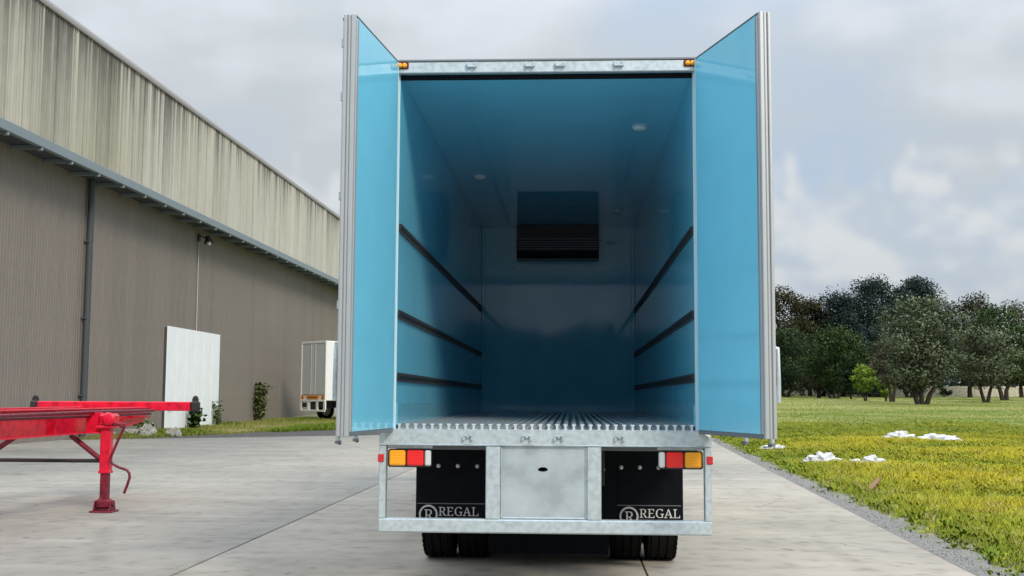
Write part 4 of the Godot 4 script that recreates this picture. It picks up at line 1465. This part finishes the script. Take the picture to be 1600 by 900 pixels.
func make_trees() -> void:
	var navy_d := Color(0.014, 0.026, 0.025)
	var navy_l := Color(0.058, 0.085, 0.078)
	var olive_d := Color(0.022, 0.026, 0.013)
	var olive_l := Color(0.095, 0.095, 0.050)
	var green_d := Color(0.016, 0.030, 0.012)
	var green_l := Color(0.075, 0.115, 0.045)
	var lime_d := Color(0.10, 0.17, 0.02)
	var lime_l := Color(0.30, 0.42, 0.07)
	var grey_d := Color(0.040, 0.050, 0.034)
	var grey_l := Color(0.20, 0.24, 0.15)
	var brown_d := Color(0.055, 0.045, 0.032)
	var brown_l := Color(0.17, 0.155, 0.11)
	var g := "tall dark trees along the back fence"
	# back row, left to right as the camera sees it
	tree("gum_tree", "dark olive gum tree of the back row, just right of the open truck door", on_land(33.8, -182), 17.6, 10.3, 0.19, olive_d, olive_l, 87, 182, 0.36, 201, 0.0, -0.3, 1, null, g)
	tree("gum_tree", "low bushy dark tree filling the gap beside the truck door", on_land(33.2, -174), 10.6, 9.8, 0.06, navy_d, green_l, 70, 133, 0.36, 202, 0.0, 0.0, 2, null, g)
	tree("gum_tree", "brown topped gum second from the truck door in the back row", on_land(39.2, -186), 16.0, 9.2, 0.15, olive_d, olive_l, 87, 182, 0.36, 203, 0.0, -0.3, 1, null, g)
	tree("gum_tree", "blue green tree in the middle of the back row", on_land(44.8, -188), 17.2, 12.1, 0.11, navy_d, navy_l, 118, 182, 0.36, 204, 0.0, 0.0, 2, null, g)
	tree("gum_tree", "tallest dark tree of the back row with a feathery top", on_land(49.4, -181), 19.2, 12.6, 0.1, navy_d, navy_l, 150, 182, 0.36, 205, 0.0, 0.0, 2, null, g)
	tree("gum_tree", "tall dark tree behind the big spreading tree at the right", on_land(56.4, -185), 19.0, 12.1, 0.11, navy_d, navy_l, 131, 182, 0.36, 206, 0.0, 0.0, 2, null, g)
	tree("gum_tree", "dark tree of the back row beyond the big spreading tree", on_land(64.0, -183), 17.0, 11.5, 0.11, navy_d, olive_l, 90, 125, 0.36, 207, 0.0, 0.0, 1, null, g)
	tree("gum_tree", "rightmost tree of the back row", on_land(72.5, -184), 15.0, 11.5, 0.12, olive_d, olive_l, 80, 125, 0.36, 208, 0.0, -0.2, 1, null, g)
	tree("gum_tree", "dark tree filling the back row between the brown topped gum and the blue green tree", on_land(42.0, -190), 14.5, 9.5, 0.06, navy_d, navy_l, 90, 168, 0.36, 220, 0.0, 0.0, 2, null, g)
	tree("gum_tree", "dark low branching tree behind the lime saplings in the back row", on_land(46.8, -176), 11.5, 9.0, 0.05, navy_d, navy_l, 90, 168, 0.36, 221, 0.0, 0.0, 2, null, g)
	tree("gum_tree", "dark low branching tree in the back row behind the spreading tree's trunk", on_land(53.0, -178), 12.5, 9.5, 0.05, navy_d, navy_l, 90, 168, 0.36, 222, 0.0, 0.0, 2, null, g)
	# middle row
	tree("round_tree", "round topped green tree standing in front of the back row", on_land(37.4, -160), 9.9, 9.6, 0.16, green_d, green_l, 110, 100, 0.36, 211, 0.0, -0.2, 3)
	tree("conifer", "dark green pointed bush tree beside the bright green sapling", on_land(37.9, -152), 6.0, 4.4, 0.12, Color(0.010, 0.022, 0.012), Color(0.035, 0.062, 0.026), 60, 90, 0.28, 212, 0.0, 0.55, 1)
	tree("sapling", "thin brown sapling with sparse leaves below the round green tree", on_land(36.1, -164), 5.0, 3.4, 0.30, brown_d, brown_l, 26, 55, 0.26, 213, 0.0, 0.0, 3)
	tree("wattle", "leaning grey brown tree with a thin crown", on_land(36.9, -128), 8.0, 5.0, 0.26, grey_d, brown_l, 60, 75, 0.26, 214, 0.03, 0.0, 2)
	tree("sapling", "bright lime green sapling, the taller of two", on_land(35.9, -136), 4.5, 3.1, 0.26, lime_d, lime_l, 40, 80, 0.22, 215, -0.02, 0.0, 2)
	tree("sapling", "bright lime green sapling, the shorter of two", on_land(37.8, -134), 3.1, 2.4, 0.22, lime_d, lime_l, 30, 70, 0.20, 216, 0.0, 0.0, 2)
	tree("spreading_tree", "big grey green spreading tree with a thick dark trunk", on_land(36.2, -114), 11.0, 8.6, 0.17, Color(0.018, 0.026, 0.018), grey_l, 130, 110, 0.30, 217, -0.02, -0.3, 3)
	# beyond the photo's right edge
	tree("spreading_tree", "olive tree right of the big grey green spreading tree", on_land(47.5, -128), 9.0, 7.5, 0.2, olive_d, grey_l, 90, 90, 0.30, 218, 0.0, -0.2, 2)
	tree("round_tree", "dark green tree at the far right of the field", on_land(57.5, -150), 12.5, 9.5, 0.18, green_d, green_l, 100, 90, 0.36, 219, 0.0, 0.0, 2)
	# undergrowth along the fence
	var rng := RandomNumberGenerator.new()
	rng.seed = 77
	var words := ["low olive bush at the foot of the fence beside the truck door", "low dark bush under the brown topped gum", "straggly bush at the fence under the round tree", "small dry bush by the fence left of the tallest tree", "dark bush at the fence behind the lime saplings", "low bush by the fence behind the big spreading tree", "bush at the fence right of the spreading tree"]
	for k in 7:
		var x := 34.5 + k * 4.6 + rng.randf_range(-1, 1)
		tree("bush", words[k], on_land(x, -193 + rng.randf_range(-1, 2)), rng.randf_range(1.8, 3.4), rng.randf_range(2.4, 4.0), 0.05, olive_d if k % 2 else green_d, olive_l if k % 2 else green_l, 18, 55, 0.3, 300 + k, 0.0, 0.0, 2, null, "bushes along the back fence")

func make_distant_wood() -> void:
	var rng := RandomNumberGenerator.new()
	rng.seed = 707
	var b := MB.new()
	for k in 30000:
		var x := rng.randf_range(5, 130)
		var top := 9.5 + 3.0 * bump.get_noise_1d(x * 0.25) + 2.0 * bump.get_noise_1d(x * 1.1 + 40.0)
		var p := Vector3(x, 2.0 + top * pow(rng.randf(), 0.75), -226.0 + rng.randf_range(-5, 5))
		b.col = Color(0.016, 0.030, 0.028).lerp(Color(0.060, 0.085, 0.078), clampf(0.5 + bump.get_noise_2d(x * 1.4, p.y * 1.4) + rng.randfn() * 0.12, 0, 1))
		add_leaf(b, p, rng.randf_range(0.7, 1.3), Vector3(rng.randfn(), rng.randfn(), rng.randfn()).normalized(), Vector3(0, 0.4, 1), rng)
	var o := obj("distant_wood", b, M.leaf)
	kind(o, "stuff")
	o.set_meta("category", "trees")

# the belt of trees across the yard that the glossy front wall mirrors
func make_tree_belt() -> void:
	var rng := RandomNumberGenerator.new()
	rng.seed = 606
	var b := MB.new()
	for k in 26000:
		var x := rng.randf_range(-60, 60)
		var top := 5.2 + 1.3 * bump.get_noise_1d(x * 0.5) + 0.8 * bump.get_noise_1d(x * 2.0)
		var p := Vector3(x, top * pow(rng.randf(), 0.8), 44.0 + rng.randf_range(-2.5, 2.5))
		b.col = Color(0.012, 0.022, 0.012).lerp(Color(0.06, 0.09, 0.03), rng.randf())
		add_leaf(b, p, rng.randf_range(0.7, 1.5), Vector3(rng.randfn(), rng.randfn(), rng.randfn()).normalized(), Vector3(0, 0.4, -1), rng)
	var o := obj("tree_belt", b, M.leaf)
	kind(o, "stuff")
	o.set_meta("category", "trees")

# ---------------------------------------------------------------- small plants
func leafy(called: String, label: String, at: Vector3, height: float, spread: float, stems: int, leaves: int, size: float, dark: Color, light: Color, sd: int) -> void:
	var rng := RandomNumberGenerator.new()
	rng.seed = sd
	var t := thing(called, label, "plant", at)
	var st := MB.new()
	var lf := MB.new()
	for s in stems:
		var a := rng.randf() * TAU
		var h := height * rng.randf_range(0.6, 1.0)
		var top := Vector3(cos(a) * spread * rng.randf(), h, sin(a) * spread * rng.randf())
		var mid := top * 0.5 + Vector3(rng.randfn() * 0.04, 0.05, rng.randfn() * 0.04)
		st.tube([Vector3(0, -0.05, 0), mid, top], [0.02, 0.014, 0.006], 6, false)
		for k in leaves:
			var q := rng.randf_range(0.12, 1.0)
			var p := (Vector3.ZERO.lerp(mid, q * 2.0) if q < 0.5 else mid.lerp(top, q * 2.0 - 1.0)) + Vector3(rng.randfn(), rng.randfn() * 0.6, rng.randfn()) * spread * 0.28
			lf.col = dark.lerp(light, rng.randf())
			add_leaf(lf, p, size * rng.randf_range(0.6, 1.3), Vector3(rng.randfn(), rng.randfn() * 0.5, rng.randfn()).normalized(), Vector3.UP, rng)
	obj("stem", st, M.bark, t)
	obj("foliage", lf, M.leaf, t)

func make_plants() -> void:
	leafy("shrub", "dark broad leaved weed in front of the white door panel", on_land(-16.4, -42.0) + Vector3(0, 0.02, 0), 1.05, 0.42, 9, 34, 0.22, Color(0.018, 0.04, 0.015), Color(0.07, 0.12, 0.035), 401)
	leafy("shrub", "thin tall weed at the right edge of the white door panel", on_land(-16.45, -45.6) + Vector3(0, 0.02, 0), 1.35, 0.30, 5, 22, 0.19, Color(0.04, 0.07, 0.02), Color(0.16, 0.20, 0.06), 402)
	leafy("creeper", "grey green creeper climbing the brown wall right of the white door", on_land(-16.4, -52.9) + Vector3(0, 0.02, 0), 2.0, 0.42, 16, 95, 0.17, Color(0.05, 0.07, 0.03), Color(0.20, 0.23, 0.10), 403)
	leafy("shrub", "low weed growing behind the red trailer beside the rubble", on_land(-15.9, -34.6) + Vector3(0, 0.02, 0), 0.6, 0.4, 8, 26, 0.16, Color(0.03, 0.06, 0.015), Color(0.14, 0.19, 0.04), 404)

# ---------------------------------------------------------------- litter, rubble
func lump(size: Vector3, sd: int, rough: float, crease := 0.0) -> MB:
	# a crumpled closed lump, flat underneath
	var f := noise(1.4, 4, sd)
	var g := noise(3.5, 3, sd + 50, FastNoiseLite.TYPE_CELLULAR)
	var b := MB.new()
	var nu := 64
	var nv := 32
	var P := func(i: int, j: int) -> Vector3:
		var th := TAU * (i % nu) / nu
		var ph := PI * j / nv
		var d := Vector3(sin(ph) * cos(th), cos(ph), sin(ph) * sin(th))
		var k: float = 1.0 + f.get_noise_3dv(d * 1.2) * rough + g.get_noise_3dv(d * 1.1) * crease
		var p := d * k * size * 0.5
		p.y = maxf(p.y, -0.04)
		return p
	for j in nv:
		for i in nu:
			var a: Vector3 = P.call(i, j)
			var c: Vector3 = P.call(i + 1, j)
			var d: Vector3 = P.call(i + 1, j + 1)
			var e: Vector3 = P.call(i, j + 1)
			b.tri(a, c, d, a + c + d + Vector3(0, 0.02, 0)); b.tri(a, d, e, a + d + e + Vector3(0, 0.02, 0))
	return b

func make_litter() -> void:
	var items := [
		["large crumpled white plastic sheet lying in the grass nearest the concrete edge", 5.85, -18.1, Vector3(0.85, 0.42, 0.6), 11],
		["smaller white plastic scrap with a folded peak, right of the large sheet", 6.75, -17.1, Vector3(0.48, 0.32, 0.42), 12],
		["flat pale scrap joined to the small peaked plastic in the grass", 6.40, -17.2, Vector3(0.45, 0.16, 0.35), 13],
		["peaked white plastic heap far out in the grass by the right edge of the photo", 11.85, -33.6, Vector3(1.05, 0.55, 0.8), 14],
		["long low white plastic heap at the right edge of the field", 13.1, -33.4, Vector3(1.5, 0.46, 0.9), 15],
		["low pale lump in the grass just beyond the open right door", 6.05, -25.6, Vector3(0.70, 0.24, 0.5), 16],
	]
	for it in items:
		var o := obj("plastic_sheet", lump(it[3], it[4], 0.6, 0.16), M.plastic)
		o.position = on_land(it[1], it[2]) + Vector3(0, 0.06, 0)
		tag(o, it[0], "litter", "white plastic scraps in the grass")
	# timber offcut
	var b := MB.new()
	b.bar(Vector3(-0.20, 0.02, 0.42), Vector3(0.16, 0.13, -0.42), 0.08, 0.035, 0.006)
	var o2 := obj("timber_offcut", b, M.timber)
	o2.position = on_land(5.18, -10.7) + Vector3(0, 0.04, 0)
	tag(o2, "brown timber offcut lying in the weeds beside the concrete edge", "timber")
	# rubble behind the red trailer
	var rng := RandomNumberGenerator.new()
	rng.seed = 31
	var words := ["largest pale rubble block behind the red trailer", "flat pale concrete chunk left of the largest block", "small grey rubble chunk in front of the pale block", "pale chunk leaning at the right end of the rubble heap", "broken concrete chunk at the back of the rubble heap", "small rubble piece at the left end of the heap"]
	for k in 6:
		var s := [Vector3(1.0, 0.95, 0.7), Vector3(1.1, 0.5, 0.7), Vector3(0.5, 0.4, 0.4), Vector3(0.7, 0.6, 0.5), Vector3(0.8, 0.9, 0.6), Vector3(0.5, 0.4, 0.5)]
		var p := [Vector2(-15.4, -33.6), Vector2(-16.2, -34.1), Vector2(-15.2, -32.9), Vector2(-14.5, -33.9), Vector2(-15.8, -35.0), Vector2(-16.6, -33.2)]
		var o := obj("rubble_block", lump(s[k], 80 + k, 0.35, 0.45), M.rubble)
		o.position = on_land(p[k].x, p[k].y) + Vector3(0, 0.08, 0)
		o.rotation.y = rng.randf() * TAU
		tag(o, words[k], "rubble", "rubble heap behind the red trailer")

# ---------------------------------------------------------------- grass
func tuft(sd: int, blades: int, spread: float, lean: float) -> ArrayMesh:
	var rng := RandomNumberGenerator.new()
	rng.seed = sd
	var b := MB.new()
	for k in blades:
		var a := rng.randf() * TAU
		var r := spread * sqrt(rng.randf())
		var o := Vector3(cos(a) * r, -0.02, sin(a) * r)
		var h := rng.randf_range(0.5, 1.0)
		var q := rng.randf() * TAU
		var dir := Vector3(cos(q), 0, sin(q)) * lean * rng.randf_range(0.3, 1.2)
		var w := Vector3(-sin(q), 0, cos(q)) * rng.randf_range(0.012, 0.024)
		var m := o + dir * 0.35 * h + Vector3(0, 0.62 * h, 0)
		var t := o + dir * h + Vector3(0, h, 0)
		var nn := (Vector3.UP + dir * 0.4).normalized()
		var g := rng.randf_range(0.8, 1.2)
		b.col = Color(g, g, g)
		b.stri(o - w, o + w, m + w * 0.7, nn, nn, nn); b.stri(o - w, m + w * 0.7, m - w * 0.7, nn, nn, nn)
		b.stri(m - w * 0.7, m + w * 0.7, t, nn, nn, nn)
	return b.mesh()

func weed(sd: int) -> ArrayMesh:
	# low rosette of broad leaves
	var rng := RandomNumberGenerator.new()
	rng.seed = sd
	var b := MB.new()
	for k in 16:
		var d := Vector3(rng.randfn(), rng.randf_range(0.2, 1.4), rng.randfn()).normalized()
		var g := rng.randf_range(0.75, 1.25)
		b.col = Color(g, g, g)
		add_leaf(b, d * rng.randf_range(0.25, 0.8) * Vector3(0.8, 0.9, 0.8), rng.randf_range(0.25, 0.45), (d + Vector3(rng.randfn(), rng.randfn() * 0.3, rng.randfn()) * 0.5).normalized(), Vector3.UP, rng)
	return b.mesh()

func scatter(called: String, m: Mesh, spots: Array, mat: Material) -> void:
	var mm := MultiMesh.new()
	mm.transform_format = MultiMesh.TRANSFORM_3D
	mm.use_colors = true
	mm.mesh = m
	mm.instance_count = spots.size()
	for i in spots.size():
		mm.set_instance_transform(i, spots[i][0])
		mm.set_instance_color(i, spots[i][1])
	var o := MultiMeshInstance3D.new()
	o.multimesh = mm
	o.material_override = mat
	put(o, called)
	kind(o, "stuff")
	o.set_meta("category", "grass" if called != "loose_gravel" else "gravel")

func make_grass() -> void:
	var rng := RandomNumberGenerator.new()
	rng.seed = 99
	var near := []
	var weeds := []
	var lawn := []
	var left := []
	var stones := []
	var patch := noise(0.16, 3, 91)
	var patch2 := noise(0.5, 2, 92)
	# rough verge right of the apron
	for k in 200000:
		var z := 7.0 - 61.0 * pow(rng.randf(), 0.9)
		var e := (apron_right(z) if z > -37.0 else -2.0) + 0.14
		var x := e + 24.0 * pow(rng.randf(), 1.35)
		var px := patch.get_noise_2d(x, z)
		var pz := patch2.get_noise_2d(x, z)
		var edge := clampf((x - e) / 0.9, 0, 1)
		if rng.randf() > 0.18 + edge * 0.9 + pz * 0.5: continue
		var yel := clampf(0.56 + px * 0.7 + pz * 0.35, 0, 1) * clampf((x - e) / 2.2, 0.15, 1) * clampf((46.0 + z) / 14.0, 0.25, 1)
		var c := Color(0.24, 0.30, 0.03).lerp(Color(0.58, 0.49, 0.035), clampf(yel + rng.randfn() * 0.10, 0, 1))
		if rng.randf() < 0.07: c = Color(0.55, 0.46, 0.20)
		c *= rng.randf_range(0.75, 1.2)
		var h := (0.075 + 0.075 * clampf(px + 0.4, 0, 1)) * rng.randf_range(0.6, 1.4) * (0.45 + 0.55 * edge)
		var s := h * rng.randf_range(1.1, 1.8)
		near.append([Transform3D(Basis(Vector3.UP, rng.randf() * TAU).scaled(Vector3(s, h, s)), Vector3(x, land(x, z), z)), c])
		if rng.randf() < 0.13:
			var ws := rng.randf_range(0.07, 0.20)
			var wc := Color(0.13, 0.20, 0.02).lerp(Color(0.44, 0.42, 0.03), clampf(yel + rng.randfn() * 0.2, 0, 1))
			weeds.append([Transform3D(Basis(Vector3.UP, rng.randf() * TAU).scaled(Vector3(ws, ws * rng.randf_range(0.8, 1.3), ws)), Vector3(x, land(x, z), z)), wc])
	# mown field beyond
	for k in 130000:
		var z := -44.0 - 150.0 * pow(rng.randf(), 1.25)
		var x := 8.0 + (12.0 - z * 0.42) * rng.randf()
		var px := roll.get_noise_2d(x, z * 2.0)
		var c := Color(0.27, 0.335, 0.065).lerp(Color(0.48, 0.47, 0.16), clampf(0.42 + px * 1.6 + rng.randfn() * 0.2, 0, 1))
		var h := rng.randf_range(0.06, 0.14)
		var s := h * 2.0
		lawn.append([Transform3D(Basis(Vector3.UP, rng.randf() * TAU).scaled(Vector3(s, h, s)), Vector3(x, land(x, z), z)), c])
	# strip of weeds at the foot of the shed
	for k in 42000:
		var x := -16.9 + 14.5 * rng.randf()
		var f := apron_far(x)
		var z := f - 0.1 - 26.0 * pow(rng.randf(), 1.3)
		var dist := f - z
		var bit := clampf((x + 15.0) * 2.6, 0.25, 12.0)
		var px := patch.get_noise_2d(x * 1.2, z * 0.7)
		if dist < bit * rng.randf_range(0.80, 1.25) and px < 0.30: continue
		if px < -0.28 and rng.randf() < 0.8: continue
		var c := Color(0.20, 0.28, 0.03).lerp(Color(0.48, 0.43, 0.15), clampf(0.42 - px * 1.5 + rng.randfn() * 0.2, 0, 1))
		var h := (0.10 + 0.16 * clampf(px + 0.2, 0, 1)) * rng.randf_range(0.6, 1.4)
		var s := h * rng.randf_range(0.9, 1.5)
		left.append([Transform3D(Basis(Vector3.UP, rng.randf() * TAU).scaled(Vector3(s, h, s)), Vector3(x, land(x, z), z)), c])
	# weeds rooted in the open joint beside the truck
	for k in 9000:
		var z := 2.0 - 38.0 * rng.randf()
		var right := rng.randf() < 0.8
		var x := apron_right(z) + 0.02 + 0.5 * rng.randf()
		if not right:
			x = -16.5 + 14.0 * rng.randf()
			z = apron_far(x) - 3.0 * rng.randf()
		var s := rng.randf_range(0.004, 0.012) * (1.8 if rng.randf() < 0.04 else 1.0)
		var g := rng.randf_range(0.20, 0.40)
		stones.append([Transform3D(Basis(Vector3(rng.randfn(), rng.randfn(), rng.randfn()).normalized(), rng.randf() * TAU).scaled(Vector3(s, s * 0.7, s * 1.2)), Vector3(x, 0.008, z)), Color(g, g * 0.97, g * 0.92)])
	scatter("rough_grass", tuft(1, 12, 0.6, 0.75), near, M.leaf)
	scatter("broadleaf_weeds", weed(2), weeds, M.leaf)
	scatter("field_grass", tuft(3, 9, 1.0, 0.7), lawn, M.leaf)
	scatter("strip_weeds", tuft(4, 11, 0.6, 0.7), left, M.leaf)
	var st := MB.new()
	for q in [Vector3(1, 1, 1), Vector3(-1, 1, 1), Vector3(1, -1, 1), Vector3(1, 1, -1), Vector3(-1, -1, 1), Vector3(-1, 1, -1), Vector3(1, -1, -1), Vector3(-1, -1, -1)]:
		st.tri(Vector3(q.x, 0, 0), Vector3(0, q.y, 0), Vector3(0, 0, q.z), q)
	scatter("loose_gravel", st.mesh(), stones, M.pebble)
